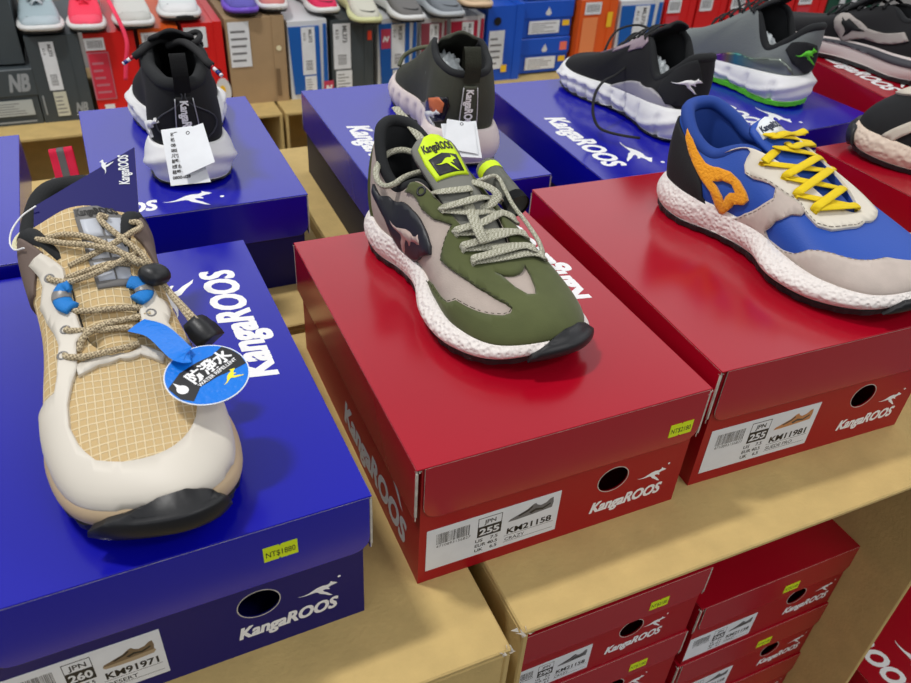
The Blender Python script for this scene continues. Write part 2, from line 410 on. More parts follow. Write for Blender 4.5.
shoe_box('blue shoe box with logo by its near edge, under the black and white sneaker', -.1596, .419, .0047, .0, .204, .3038, .1078, 'blue', .047, .006, tag=None, basem=mat('navy_box_base_card', (14, 14, 92), .45, spec=.3), top='end', badge=False, hole=.30)
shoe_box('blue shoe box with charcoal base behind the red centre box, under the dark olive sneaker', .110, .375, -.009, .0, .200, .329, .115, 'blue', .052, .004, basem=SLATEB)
shoe_box('blue shoe box under the black sneaker with a trailing lace', .3582, .3422, -.028, .0, .215, .32, .115, 'blue', .052, .004)
shoe_box('blue shoe box under the grey iridescent sneaker with green trim', .6252, .3862, .075, .0, .215, .32, .115, 'blue', .052, .004)
shoe_box('dark red shoe box at the top right, under the silver logo runner', .856, .408, -.17, .0, .22, .32, .138, 'red', .05, .004)
shoe_box('red shoe box at the right edge, under the black sneaker cut by the frame', .668, .030, .02, .0, .234, .305, .12, 'red', .05, .004, top=False, tag=None)
shoe_box('blue shoe box at the left edge, mostly out of frame, behind the beige trail shoe', -.438, .335, .0, .0, .2153, .2850, .125, 'blue', .052, .004, top=False)
# red boxes stacked inside the open carton (their ends face the viewer)
def inner(x0, ztop, yf, rows, labs, size, seed, lx, tx, hx, bx):
    z = ztop
    for k in range(rows):
        h = .1045 if k < 3 else (ztop-.105*3+.594)/(rows-3)-.0005
        z -= h+.0005
        shoe_box(labs[min(k, 1)], x0, yf, 0, z, .222, .31, h, 'red', .044, .003,
                 (lx, .006, .092, .040, (size, 'KM21158', 'CRAZY', None, seed+k)), 'NT$2180', hx, False, top=False,
                 tagpos=(tx, .070), badge_x=bx, group='red shoe boxes packed inside the open carton', hole_z=.046)
inner(.090, -.1245, 0.0, 5, ['red shoe box in the open carton, upper one on the left, size 290 label', 'red shoe box in the open carton, lower left, cut by the bottom of the photo'], '290', 10, .006, .155, .142, .116)
inner(.320, -.198, 0.0, 4, ['red shoe box in the open carton, upper right one with its lid top showing', 'red shoe box in the open carton, lower right'], '265', 20, .004, .120, .152, .142)
shoe_box('dark red shoe box seen in the bottom right corner beside the open carton wall', .5715, -.115, 0, -.4985, .22, .305, .1135, 'red', .05, .004)
shoe_box('red shoe box lowest in the carton at the bottom right corner', .5715, -.10, 0, -.5945, .22, .305, .0955, 'red', .04, .004, top=False)

# ------------------------------------------------------------------ back row: other shops' cartons and boxes
KB = 1.5
def back(a, z): return (CAM.x+KB*(a-CAM.x), CAM.z+KB*(z-CAM.z))
YB = CAM.y+KB*(.985-CAM.y); ZB = CAM.z-KB*CAM.z
def bcarton(label, a0, a1, dz=0, front='open'):
    x0, x1 = back(a0, 0)[0], back(a1, 0)[0]
    return carton(label, x0, x1, YB-.085, YB+.38, ZB-.36, ZB+dz, front=front, t=.007)
bcarton('kraft carton at the back left, under the charcoal and red shoe boxes', -.56, .035)
bcarton('kraft carton at the back with its dark opening facing front, under the tan box', .038, .135)
bcarton('kraft carton at the back under the blue and white striped boxes, opening facing front', .140, .52)
bcarton('kraft carton at the back right, under the flat blue boxes', .525, 1.4)
UP = []
def upright(label, a0, a1, ztop, body, face=None, name='shoe_box', edge=None, zbot=0, yaw=0, dy=0, depth=.30, topmat=None):
    """a foreign shoe box standing on its long side, its end facing front"""
    x0, _ = back(a0, 0); x1, zt = back(a1, ztop); zb_ = back(0, zbot)[1]
    w, h = (x1-x0)/2-.0015, zt-zb_
    e_ = empty(name, ((x0+x1)/2, YB+depth/2+dy, zb_), yaw, label, 'shoe box'); UP.append((x0, x1, zt))
    bm = bmesh.new(); add_box(bm, -w+.002, w-.002, -depth/2+.002, depth/2-.002, 0, h-.002); bmobj('box_base', bm, face or body, e_)
    bm = bmesh.new()   # lid wraps the right hand side
    q = w*.42
    add_box(bm, w-.0012, w, -depth/2, depth/2, 0, h); add_box(bm, w-q, w-.0012, -depth/2, -depth/2+.0014, 0, h)
    add_box(bm, w-q, w-.0012, -depth/2+.0014, depth/2, h-.0014, h); add_box(bm, w-q, w-.0012, -depth/2+.0014, depth/2, 0, .0014)
    bmobj('box_lid', bm, body, e_)
    F = frame((-w, -depth/2-.0002, 0), (1, 0, 0), (0, 0, 1))
    return e_, F, 2*w, h
def sticker(par, F, x0, x1, z0, z1, m=None, kind='rows', name='size_label', ink=None, rot=0, seed=0):
    bm = bmesh.new(); add_prism(bm, [(x0, z0), (x1, z0), (x1, z1), (x0, z1)], F, .0001, .0004)
    o = bmobj(name, bm, m or PAPER, par)
    if kind:
        r = random.Random(seed); bm = bmesh.new(); Mz = F @ Matrix.Translation((0, 0, .00045)); w, h = x1-x0, z1-z0
        if kind == 'tall':       # text turned a quarter
            Rz = lambda x, y: Mz @ Matrix.Translation((x, y, 0)) @ Matrix.Rotation(-math.pi/2, 4, 'Z')
            add_text(bm, 'ML373', Rz(x0+w*.55, z1-h*.05), w*.34, bold=.04)
            add_text(bm, '8.5 D', Rz(x0+w*.15, z1-h*.12), w*.24, bold=.03)
            y = z0+h*.10
            while y < z0+h*.32:
                b = r.choice((.6, 1, 1.5))*h*.012; rectf(bm, Mz, x0+w*.25, x1-w*.25, y, y+b); y += b*2
        elif kind == 'bar':
            x = x0+w*.12
            while x < x1-w*.12:
                b = r.choice((.6, 1, 1.5))*w*.03; rectf(bm, Mz, x, x+b, z0+h*.2, z1-h*.2); x += b*1.9
        elif kind == 'rows':
            for k in range(5): rectf(bm, Mz, x0+w*.1, x0+w*r.uniform(.5, .9), z0+h*(.12+.16*k), z0+h*(.17+.16*k))
        bmobj('label_print', bm, ink or GREYINK, o)
    return o
GR = mat('charcoal_card', (64, 72, 76), .5, noise=(8, .08)); GRP = mat('charcoal_logo_grey', (150, 155, 158), .5)
RD = mat('scarlet_card', (214, 28, 30), .35, noise=(8, .05)); RDL = mat('red_label', (206, 60, 72), .5)
OR = mat('orange_card', (226, 92, 28), .4, noise=(8, .05)); TAN = mat('brown_card', (168, 140, 104), .7, noise=(20, .08))
BL = mat('royal_blue_card', (16, 92, 176), .4, noise=(8, .05)); AB = mat('bright_blue_card', (22, 84, 196), .4, noise=(8, .05))
WC = mat('white_card', (214, 216, 218), .5); CR_ = mat('crimson_card', (176, 22, 60), .45); PK = mat('dusty_rose_label', (190, 110, 124), .5)
MAR = mat('maroon_card', (150, 66, 82), .5); YST = mat('amber_sticker', (244, 196, 40), .5); OST = mat('coral_sticker', (244, 120, 96), .5)
NAVY = mat('dark_navy_card', (28, 34, 92), .4)

e_, F, w, h = upright('charcoal shoe box at the far left standing on the flat box with the NB lid', -.36, -.222, .205, GR, zbot=.087, dy=.02)
sticker(e_, F, w*.02, w*.16, h*.3, h*.9, kind='tall')
# flat charcoal box with its lid lettering
def flatbox(label, a0, a1, z0, z1, m, lidm=None, dy=0, depth=.28):
    x0, zb_ = back(a0, z0); x1, zt = back(a1, z1); w, h = (x1-x0)/2-.001, zt-zb_
    e_ = empty('shoe_box', ((x0+x1)/2, YB+depth/2+dy, zb_), 0, label, 'shoe box')
    bm = bmesh.new(); add_box(bm, -w+.004, w-.004, -depth/2+.003, depth/2-.003, 0, h-.002); bmobj('box_base', bm, m, e_)
    bm = bmesh.new(); add_box(bm, -w, w, -depth/2, depth/2, h*.52, h); bmesh.ops.bevel(bm, geom=list(bm.edges), offset=.002, segments=1, affect='EDGES'); bmobj('box_lid', bm, lidm or m, e_)
    return e_, frame((-w, -depth/2-.0002, 0), (1, 0, 0), (0, 0, 1)), 2*w, h
e_, F, w, h = flatbox('flat charcoal shoe box at the far left with grey NB letters on its lid', -.40, -.214, .0, .083, GR)
bm = bmesh.new(); add_text(bm, 'NB', F @ Matrix.Translation((w*.80, h*.62, .0003)), h*.42, bold=.05, shear=.3, width=w*.16); bmobj('lid_logo', bm, GRP, e_)
sticker(e_, F, w*.60, w*.94, h*.18, h*.46, m=mat('pale_grey_label', (176, 182, 180), .6)); 
bm = bmesh.new(); rectf(bm, F, w*.62, w*.94, h*.06, h*.09, .003); bmobj('base_line', bm, GRP, e_)
e_, F, w, h = upright('charcoal shoe box on its side with two stacked white labels, under the pale silver shoe', -.218, -.143, .128, GR)
sticker(e_, F, w*.26, w*.52, h*.38, h*.93, kind='tall'); sticker(e_, F, w*.30, w*.54, h*.07, h*.36, m=mat('cream_label', (202, 202, 184), .6))
bm = bmesh.new(); add_text(bm, 'NB', F @ Matrix.Translation((w*.66, h*.10, .0003)) , h*.16, bold=.05, shear=.3, width=w*.24); bmobj('end_print', bm, GRP, e_)
bm = bmesh.new(); rectf(bm, F, w*.08, w*.11, h*.10, h*.33, .0003); bmobj('printed_line', bm, GRP, e_)
e_, F, w, h = upright('bright red shoe box with a large red rectangular label, under the pink shoe', -.140, -.066, .128, RD)
sticker(e_, F, w*.02, w*.40, h*.80, h*.94, kind='bar', seed=2); sticker(e_, F, w*.0+.002, w*.44, h*.22, h*.78, m=PK, kind=None)
sticker(e_, F @ Matrix.Translation((0,0,.0005)), w*.02+.003, w*.42, h*.235, h*.765, m=mat('raspberry_label', (200, 44, 66), .5), kind='rows', ink=PK)
sticker(e_, F, w*.16, w*.36, h*.04, h*.16, kind=None)
bm = bmesh.new(); add_prism(bm, ellipse(w*.90, h*.22, w*.13, h*.20), F, .0002, .0005); bmobj('round_badge', bm, WC, e_)
bm = bmesh.new(); rectf(bm, F, w*.84, w*.92, h*.16, h*.26, .0007); bmobj('pink_square', bm, mat('magenta_sticker', (240, 30, 150), .5), e_)
e_, F, w, h = upright('orange shoe box with a bar code, half hidden behind the black sneaker heel', -.063, -.002, .130, OR)
sticker(e_, F, w*.08, w*.70, h*.80, h*.95, kind='bar', seed=4)
e_, F, w, h = upright('red shoe box beside the brown one, with a white label and yellow dot badge', .001, .064, .134, RD)
sticker(e_, F, w*.05, w*.60, h*.72, h*.95, kind='rows'); sticker(e_, F, w*.10, w*.55, h*.30, h*.68, m=RDL, kind=None)
bm = bmesh.new(); add_prism(bm, ellipse(w*.86, h*.18, w*.2, h*.17), F, .0002, .0005); bmobj('round_badge', bm, WC, e_)
bm = bmesh.new(); add_prism(bm, ellipse(w*.84, h*.2, w*.08, h*.06), F, .0005, .0008); bmobj('yellow_dot', bm, YST, e_)
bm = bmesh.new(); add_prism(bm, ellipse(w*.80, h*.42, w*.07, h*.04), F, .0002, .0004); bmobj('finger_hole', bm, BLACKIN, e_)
e_, F, w, h = upright('plain brown shoe box with a tall white label, under the purple shoe', .066, .162, .137, TAN)
sticker(e_, F, w*.05, w*.40, h*.45, h*.96, kind='rows', seed=5)
bm = bmesh.new(); rectf(bm, F, w*.80, w*.87, h*.07, h*.40, .0018); bmobj('end_print', bm, mat('brown_print', (120, 96, 68), .6), e_)
bm = bmesh.new(); add_prism(bm, ellipse(w*.88, h*.64, w*.045, w*.045), F, .0015, .0019); bmobj('round_sticker', bm, mat('cream_dot', (230, 220, 180), .6), e_)
def framed(label, a0, a1, ztop, inner_m, lab2=True, seed=0, pink=None):
    e_, F, w, h = upright(label, a0, a1, ztop, WC)
    bm = bmesh.new(); add_prism(bm, [(w*.10, h*.07), (w*.80, h*.07), (w*.80, h*.93), (w*.02, h*.93)], F, .0001, .0022); bmobj('colour_panel', bm, inner_m, e_)
    F2 = F @ Matrix.Translation((0, 0, .0022))
    sticker(e_, F2, w*.34, w*.68, h*.32, h*.92, kind='tall', seed=seed)
    if lab2: sticker(e_, F2, w*.38, w*.68, h*.09, h*.30, kind='rows', seed=seed+1)
    bm = bmesh.new(); add_prism(bm, [(w*.86, h*.05), (w*.98, h*.05), (w*.98, h*.95), (w*.90, h*.95)], F, .0002, .0026); bmobj('lid_panel', bm, inner_m, e_)
    if pink:
        bm = bmesh.new(); add_prism(bm, [(w*pink[0], h*pink[1]), (w*pink[2], h*pink[1]), (w*pink[2], h*pink[3]), (w*pink[0], h*pink[3])], F, .0025, .0031); p_ = bmobj('brand_square', bm, mat('rose_square', (196, 60, 90), .5), e_)
        bm = bmesh.new(); cx, cy = w*(pink[0]+pink[2])/2, h*(pink[1]+pink[3])/2; add_text(bm, 'N', F @ Matrix.Translation((cx, cy-h*.035, .0032)), h*.10, bold=.06, shear=.3, center=True); bmobj('square_mark', bm, WHITE, p_)
    return e_, F, w, h
framed('left one of the blue and white shoe boxes, under the rose shoe', .164, .232, .128, BL, pink=(.86, .03, 1.12, .22), seed=3)
e_, F, w, h = upright('dark charcoal shoe box with two white labels between the blue and white boxes', .236, .312, .126, GR)
sticker(e_, F, w*.06, w*.46, h*.36, h*.95, kind='tall', seed=7); sticker(e_, F, w*.10, w*.48, h*.08, h*.34, kind='rows', seed=8)
bm = bmesh.new(); rectf(bm, F, w*.86, w*.96, h*.72, h*.84, .002); bmobj('orange_mark', bm, mat('vermilion_mark', (240, 70, 40), .5), e_)
framed('blue and white shoe box with a dusty rose square, second one to the right', .318, .392, .124, BL, pink=(.08, .60, .32, .86), seed=9)
framed('maroon and white shoe box behind the olive sneaker opening', .396, .448, .120, MAR, lab2=False, seed=11)
framed('crimson and white shoe box left of the bright blue one', .452, .520, .120, CR_, lab2=False, seed=12, pink=(.70, .03, .98, .20))
e_, F, w, h = upright('bright blue shoe box on its side with finger hole and yellow sticker', .524, .600, .134, AB)
sticker(e_, F, w*.08, w*.50, h*.17, h*.68, kind='rows', seed=13)
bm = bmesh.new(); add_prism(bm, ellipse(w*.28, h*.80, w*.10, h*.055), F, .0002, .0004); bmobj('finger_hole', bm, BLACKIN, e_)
bm = bmesh.new(); rectf(bm, F, w*.46, w*.62, h*.12, h*.22, .0018); bmobj('yellow_sticker', bm, YST, e_)
for k in range(3):
    e_, F, w, h = flatbox(['flat bright blue shoe box, bottom of the stack of three', 'flat bright blue shoe box with coral sticker, middle of the stack of three', 'flat bright blue shoe box on top of the stack of three, cut by the frame'][k], .602, .712, .004+.066*k, .068+.066*k, AB, dy=.02)
    e_['group'] = 'flat bright blue shoe boxes stacked at the back'
    sticker(e_, F, w*.14, w*.74, h*.10, h*.46, kind='rows', seed=14+k)
    bm = bmesh.new(); rectf(bm, F, w*.78, w*.92, h*.30, h*.46, .004); bmobj('yellow_sticker', bm, YST, e_)
    if k != 1:
        bm = bmesh.new(); rectf(bm, F, w*.80, w*.94, h*.62, h*.86, .0004); bmobj('coral_sticker', bm, OST, e_)
    bm = bmesh.new(); add_prism(bm, [(w*.44, h*.66), (w*.47, h*.60), (w*.53, h*.60), (w*.56, h*.66), (w*.53, h*.74), (w*.50, h*.84), (w*.47, h*.74)], F, .0002, .0004); bmobj('lid_emblem', bm, WC, e_)
e_, F, w, h = upright('orange shoe box with an amber sticker, right of the flat blue stack', .716, .800, .136, OR)
sticker(e_, F, w*.12, w*.55, h*.80, h*.96, kind='bar', seed=20); sticker(e_, F, w*.1, w*.5, h*.2, h*.76, m=mat('apricot_label', (238, 140, 84), .5), kind=None)
bm = bmesh.new(); rectf(bm, F, w*.74, w*.88, h*.62, h*.82, .002); bmobj('amber_sticker', bm, YST, e_)
framed('white and blue shoe box behind the black sneaker toe', .805, .905, .130, BL, seed=21)
a = .91
for k, (wd, m, s) in enumerate(((.075, RD, 'first of the red row right of the white and blue box'), (.075, RD, 'second of the red row behind the black sneaker'), (.085, RD, 'third of the red row behind the grey sneaker toe'), (.09, RD, 'fourth of the red row, above the grey sneaker laces'), (.09, RD, 'last red one before the dark green striped box'))):
    e_, F, w, h = upright('red shoe box, '+s, a, a+wd, .134, m); e_['group'] = 'red shoe boxes in the back row on the right'
    sticker(e_, F, w*.08, w*.50, h*.76, h*.95, kind='bar', seed=30+k)
    if k != 1: sticker(e_, F, w*.08, w*.50, h*.18, h*.72, m=RDL, kind='rows', ink=PK, seed=40+k)
    a += wd+.003
e_, F, w, h = upright('dark green and white striped shoe box at the top right, behind the silver logo sneaker', a, a+.16, .134, mat('bottle_green_card', (24, 74, 56), .5))
for k in range(3):
    bm = bmesh.new(); rectf(bm, F, w*(.2+.22*k), w*(.3+.22*k), h*.1, h*.95, .002); bmobj('white_stripe', bm, WC, e_)
# outlines and cord paths measured on the shoes
UVS = {
's1_olive': [[3.75,0.97],[3.5926,0.8497],[4.127,0.7867],[4.4201,0.7299],[4.964,0.7591],[5.5852,0.8682],[5.7327,0.8984],[5.5742,0.679],[5.4512,0.5066],[5.9531,0.5283],[6.5742,0.557],[7.0367,0.5445],[7.3908,0.4872],[7.4606,0.4433],[7.3681,0.3886],[7.2196,0.3627],[6.8359,0.3467],[6.0784,0.3186],[5.7492,0.2307],[5.2376,0.1725],[4.789,0.156],[4.2063,-0.0],[4.396,0.0],[4.7978,0.0],[5.1765,-0.0],[5.6,0.02],[6.2,0.02],[6.8,0.02],[7.5,0.02],[8,0.02],[8.6,0.02],[9.4,0.02],[10.2,0.02],[10.6,0.2],[10.3,0.5],[10.6,0.62],[11.2,0.66],[11.8,0.7],[12.3,0.72],[12.5,0.97],[12,0.985],[11,0.985],[10,0.985],[9,0.985],[8.4,0.985],[8,0.985],[7.6,0.985],[7,0.985],[6,0.985],[5,0.985],[4.2,0.985]],
's1_window': [[7.4157,0.789],[7.6475,0.7868],[7.8003,0.6759],[7.8926,0.6008],[7.9959,0.5863],[8.0722,0.6533],[8.2006,0.7497],[8.3608,0.8246]],
's1_patch': [[1.9096,0.6004],[2.3116,0.5882],[2.7442,0.7465],[3.4666,0.7427],[3.8961,0.651],[4.3231,0.6271],[4.7144,0.5817],[4.9336,0.5181],[4.9089,0.4488],[4.1642,0.2617],[3.5093,0.0033],[3.5686,-0.0],[3.3092,0.0],[2.9364,-0.0],[2.6907,0.1467],[2.5247,0.3365],[2.1919,0.4472],[1.842,0.4725]],
's1_roo': [[2.7631,0.3968],[2.8758,0.3699],[3.0723,0.3798],[3.3012,0.412],[3.5457,0.4324],[3.7664,0.4268],[3.8931,0.4022],[4.0746,0.4267],[4.2424,0.4753],[4.2215,0.4406],[4.2623,0.4282],[4.26,0.3898],[4.1106,0.3635],[3.9623,0.3542],[3.8085,0.3372],[3.6965,0.3175],[3.6351,0.2664],[3.5625,0.2464],[3.551,0.2936],[3.4504,0.3008],[3.3523,0.231],[3.281,0.1195],[3.1686,0.0],[3.3305,0.0],[3.1571,-0.0],[3.116,0.0762],[3.1453,0.1964],[3.2371,0.2796],[3.2308,0.3205],[3.1077,0.3297],[2.916,0.3301],[2.8006,0.3547]],
's1_r0': [[0.09571,-0.01231,0.08162],[0.10067,-0.01064,0.08395],[0.10282,-0.00718,0.08464],[0.10474,-0.00356,0.08519],[0.10637,0.00027,0.08556],[0.1076,0.00437,0.08571],[0.1083,0.00885,0.08554],[0.10828,0.01389,0.08493]],
's1_r1': [[0.11263,-0.01397,0.07379],[0.11909,-0.00846,0.07487],[0.12433,-0.00217,0.07519],[0.1285,0.00487,0.07484],[0.13082,0.01332,0.07329],[0.11311,0.03732,0.05858],[0.13018,0.03475,0.06657],[0.131,0.04446,0.06077]],
's1_x1': [[0.11308,-0.01397,0.07675],[0.11672,-0.00876,0.07924],[0.11913,-0.00273,0.08095],[0.12059,0.00398,0.08208],[0.12039,0.01193,0.08218],[0.11712,0.02225,0.08039],[0.10559,0.03833,0.06767],[0.10528,0.04689,0.06771]],
's1_r2': [[0.1356,-0.01596,0.06531],[0.13956,-0.0093,0.06591],[0.14241,-0.00182,0.06573],[0.14586,0.00525,0.06597],[0.14715,0.01404,0.0647],[0.14783,0.02344,0.06298],[0.14808,0.03335,0.06092],[0.15111,0.04064,0.05771]],
's1_x2': [[0.13606,-0.01596,0.06828],[0.13794,-0.00942,0.06978],[0.13889,-0.00217,0.07064],[0.14042,0.00469,0.0719],[0.13997,0.01311,0.07182],[0.11907,0.0376,0.05806],[0.13463,0.03383,0.06872],[0.1347,0.04144,0.06324]],
's1_r3': [[0.14988,-0.01837,0.05952],[0.15292,-0.01097,0.05961],[0.15569,-0.00333,0.0595],[0.15856,0.0043,0.05944],[0.16009,0.01304,0.0584],[0.16117,0.02228,0.057],[0.16284,0.03117,0.056],[0.1687,0.03606,0.05503]],
's1_x3': [[0.15033,-0.01837,0.06249],[0.15148,-0.01089,0.06336],[0.15175,-0.00269,0.06361],[0.15375,0.00428,0.06507],[0.15347,0.01307,0.06494],[0.15215,0.02283,0.06405],[0.15082,0.03275,0.06318],[0.15464,0.03765,0.0602]],
's1_r4': [[0.16358,-0.01789,0.05506],[0.16554,-0.00996,0.05516],[0.16713,-0.00167,0.05496],[0.16883,0.00662,0.05484],[0.16989,0.01554,0.05421],[0.17106,0.02448,0.05366],[0.17203,0.03372,0.05292],[0.17872,0.03749,0.05351]],
's1_x4': [[0.16403,-0.01789,0.05803],[0.16481,-0.01038,0.0585],[0.16525,-0.00254,0.05872],[0.16587,0.00524,0.05907],[0.16587,0.01361,0.05896],[0.16547,0.02242,0.05856],[0.16531,0.03116,0.05832],[0.17209,0.03311,0.05755]],
's1_f1': [[-0.01474,0.014,0.10975],[-0.00514,0.01294,0.10829],[0.00558,0.01392,0.10463],[0.03613,0.01526,0.09392],[0.06124,0.01924,0.08403],[0.07947,0.023,0.07721]],
's1_f2': [[0.07888,0.02137,0.0773],[0.06335,0.01815,0.07966],[0.05356,0.00529,0.07913],[0.05175,-0.01221,0.07738],[0.05555,-0.0268,0.07478],[0.05526,-0.03608,0.07482],[0.04564,-0.03741,0.0773],[0.03245,-0.0303,0.08032],[0.0201,-0.01488,0.08422],[0.01884,0.00063,0.08542],[0.03067,0.0098,0.08463],[0.04927,0.01472,0.08281],[0.06523,0.01786,0.0814],[0.08228,0.02105,0.0788]],
's1_f3': [[0.08828,0.01509,0.07991],[0.09485,0.02238,0.08296],[0.10719,0.02983,0.0831],[0.11738,0.034,0.07953],[0.1213,0.02676,0.07489],[0.12043,0.01772,0.073],[0.1128,0.01304,0.07416],[0.09552,0.01444,0.0778]],
's1_f4': [[0.08608,0.01861,0.07822],[0.10612,0.0094,0.07821],[0.12943,0.00186,0.07466],[0.14896,-0.00441,0.07068],[0.15862,-0.00494,0.06516]],
's1_f5': [[0.08417,0.02297,0.07649],[0.08691,0.03818,0.0781],[0.08377,0.05705,0.07655],[0.10424,0.05217,0.07344],[0.12221,0.04791,0.06868],[0.14086,0.04821,0.06179],[0.16202,0.04499,0.05655],[0.17611,0.03954,0.0534]],
's1_f6': [[0.07325,0.01895,0.07815],[0.09122,0.01412,0.08048],[0.09474,0.01699,0.07691]],
's1_tube': [[0.05334,0.06945,0.06904],[0.07701,0.06501,0.06645],[0.09397,0.06276,0.06387],[0.11067,0.06158,0.06032]],
's2_suede': [[4.9922,0.6879],[4.8492,0.5601],[4.4653,0.4442],[3.6972,0.2018],[3.2986,0.005],[3.2648,-0.0],[4.0,0.02],[4.5,0.02],[5.2,0.02],[6,0.02],[6.8,0.02],[7.5,0.02],[8.2,0.02],[9,0.02],[9.8,0.02],[10.2,0.2],[9.6,0.3],[9.0,0.28],[8.5,0.3],[8.1,0.36],[7.4763,0.4519],[7.1549,0.4159],[6.8321,0.3934],[6.3366,0.3732],[6.0265,0.3455],[5.7047,0.2933],[5.1953,0.1435],[4.8024,0.0685],[4.3591,0.0467],[4.2824,0.135],[4.7417,0.345],[5.3944,0.5184],[5.7299,0.574],[5.9439,0.6507],[5.8118,0.7329],[5.493,0.7596]],
's2_eyestay': [[3.4,0.97],[4.0552,0.9728],[4.1779,0.9252],[3.9959,0.7458],[3.9932,0.66],[4.2414,0.6332],[4.7571,0.674],[5.2802,0.6588],[5.7747,0.6699],[5.9094,0.6103],[6.1855,0.5633],[6.6185,0.605],[7.5417,0.7837],[7.9447,0.8758],[8.9,0.72],[9.6,0.72],[10.6,0.75],[11.6,0.75],[12.4,0.75],[12.6,0.97],[12,0.985],[11,0.985],[10,0.985],[9,0.985],[8.4,0.985],[8,0.985],[7.6,0.985],[7,0.985],[6,0.985],[5,0.985],[4.0,0.985],[3.6,0.985]],
's2_orange': [[1.7389,0.9964],[2.1262,0.9668],[2.4461,0.8364],[2.7431,0.7339],[3.2161,0.7374],[3.5385,0.6745],[3.7651,0.5683],[3.8888,0.4575],[3.8943,0.3811],[3.6902,0.2994],[3.4051,0.2586],[3.1918,0.1084],[3.0655,0.0],[2.9595,0.0],[2.8495,0.0998],[2.7366,0.2876],[2.5136,0.4062],[2.3067,0.556],[2.0332,0.7401],[1.812,0.8542]],
's2_orangeh': [[2.879,0.4807],[3.2344,0.5479],[3.5081,0.5144],[3.5561,0.4225],[3.3782,0.4013],[3.2179,0.3234],[3.0769,0.2005],[3.0681,0.2888],[2.996,0.421]],
's2_heel': [[1.8267,0.8424],[2.0332,0.7401],[2.3067,0.556],[2.4859,0.3666],[2.4929,0.1109],[2.6,0.02],[1.8,0.02],[1,0.02],[0,0.02],[-1,0.02],[-1.9,0.02],[-1.7,0.35],[-1.2,0.6],[-0.6,0.72],[0,0.75]],
's2_r0': [[0.05188,0.03638,0.07807],[0.08699,-0.00974,0.09906],[0.09245,-0.00397,0.09892],[0.0974,0.00277,0.09838],[0.10128,0.01161,0.09703],[0.09556,0.03956,0.08822],[0.09554,0.05616,0.08],[0.10119,0.06242,0.07977]],
's2_r1': [[0.06607,0.03792,0.07088],[0.10071,-0.00943,0.09226],[0.10655,-0.00437,0.09179],[0.11201,0.00142,0.09103],[0.11683,0.00848,0.08975],[0.11958,0.01988,0.08672],[0.11713,0.04259,0.07916],[0.1226,0.04797,0.07467]],
's2_r2': [[0.10629,-0.02351,0.08113],[0.11348,-0.02006,0.08208],[0.12028,-0.016,0.08274],[0.1247,-0.00729,0.08138],[0.13059,-0.00146,0.08127],[0.13587,0.0056,0.08064],[0.13937,0.01663,0.07835],[0.13411,0.04757,0.06782]],
's2_r3': [[0.12936,-0.02234,0.07639],[0.13529,-0.01864,0.07636],[0.14095,-0.01445,0.0761],[0.14645,-0.00998,0.07572],[0.14946,-5e-05,0.07294],[0.15453,0.00544,0.07212],[0.15865,0.01318,0.07032],[0.1506,0.04995,0.05603]],
's2_r4': [[0.14698,-0.02806,0.06865],[0.15285,-0.02415,0.06846],[0.15829,-0.01939,0.06787],[0.16334,-0.01377,0.06689],[0.16817,-0.00762,0.06566],[0.17187,0.00128,0.0632],[0.17701,0.00683,0.06227],[0.18095,0.01544,0.05996]],
's2_x0': [[0.06659,0.03756,0.07412],[0.09738,-0.00904,0.09785],[0.0992,-0.00288,0.09961],[0.10031,0.00466,0.10083],[0.09967,0.01565,0.10073],[0.08596,0.05087,0.08435],[0.08661,0.05998,0.08525],[0.08726,0.06918,0.08616]],
's2_x1': [[0.10682,-0.02387,0.08437],[0.10974,-0.01893,0.08761],[0.08514,0.03871,0.06848],[0.11317,-0.00448,0.09214],[0.11439,0.00379,0.09401],[0.1132,0.01699,0.09394],[0.10374,0.04569,0.08087],[0.10401,0.05656,0.08203]],
's2_x2': [[0.12989,-0.0227,0.07963],[0.13121,-0.01751,0.08187],[0.13254,-0.01233,0.08411],[0.13145,-0.00212,0.08423],[0.13204,0.00467,0.08585],[0.13098,0.01504,0.08602],[0.12117,0.04432,0.07858],[0.12525,0.04223,0.07697]],
's2_x3': [[0.14751,-0.02841,0.07189],[0.14802,-0.02297,0.07395],[0.14836,-0.01713,0.07584],[0.1487,-0.01124,0.07774],[0.14685,-0.00057,0.07758],[0.14684,0.0062,0.07918],[0.14495,0.01718,0.07903],[0.13464,0.04722,0.07106]],
's2_x4': [[0.16707,-0.02866,0.06613],[0.16708,-0.02304,0.06748],[0.16684,-0.01679,0.06855],[0.1665,-0.01029,0.06955],[0.16484,-0.00067,0.06917],[0.16506,0.00466,0.07077],[0.16426,0.01243,0.07133],[0.15113,0.04959,0.05927]],
's2_b': [[0.16683,-0.02849,0.06466],[0.16949,-0.02382,0.06493],[0.17189,-0.01853,0.06492],[0.17411,-0.01278,0.0647],[0.1762,-0.00665,0.06433],[0.17832,-0.00054,0.06398],[0.17986,0.00708,0.06296],[0.18124,0.01524,0.06173]],
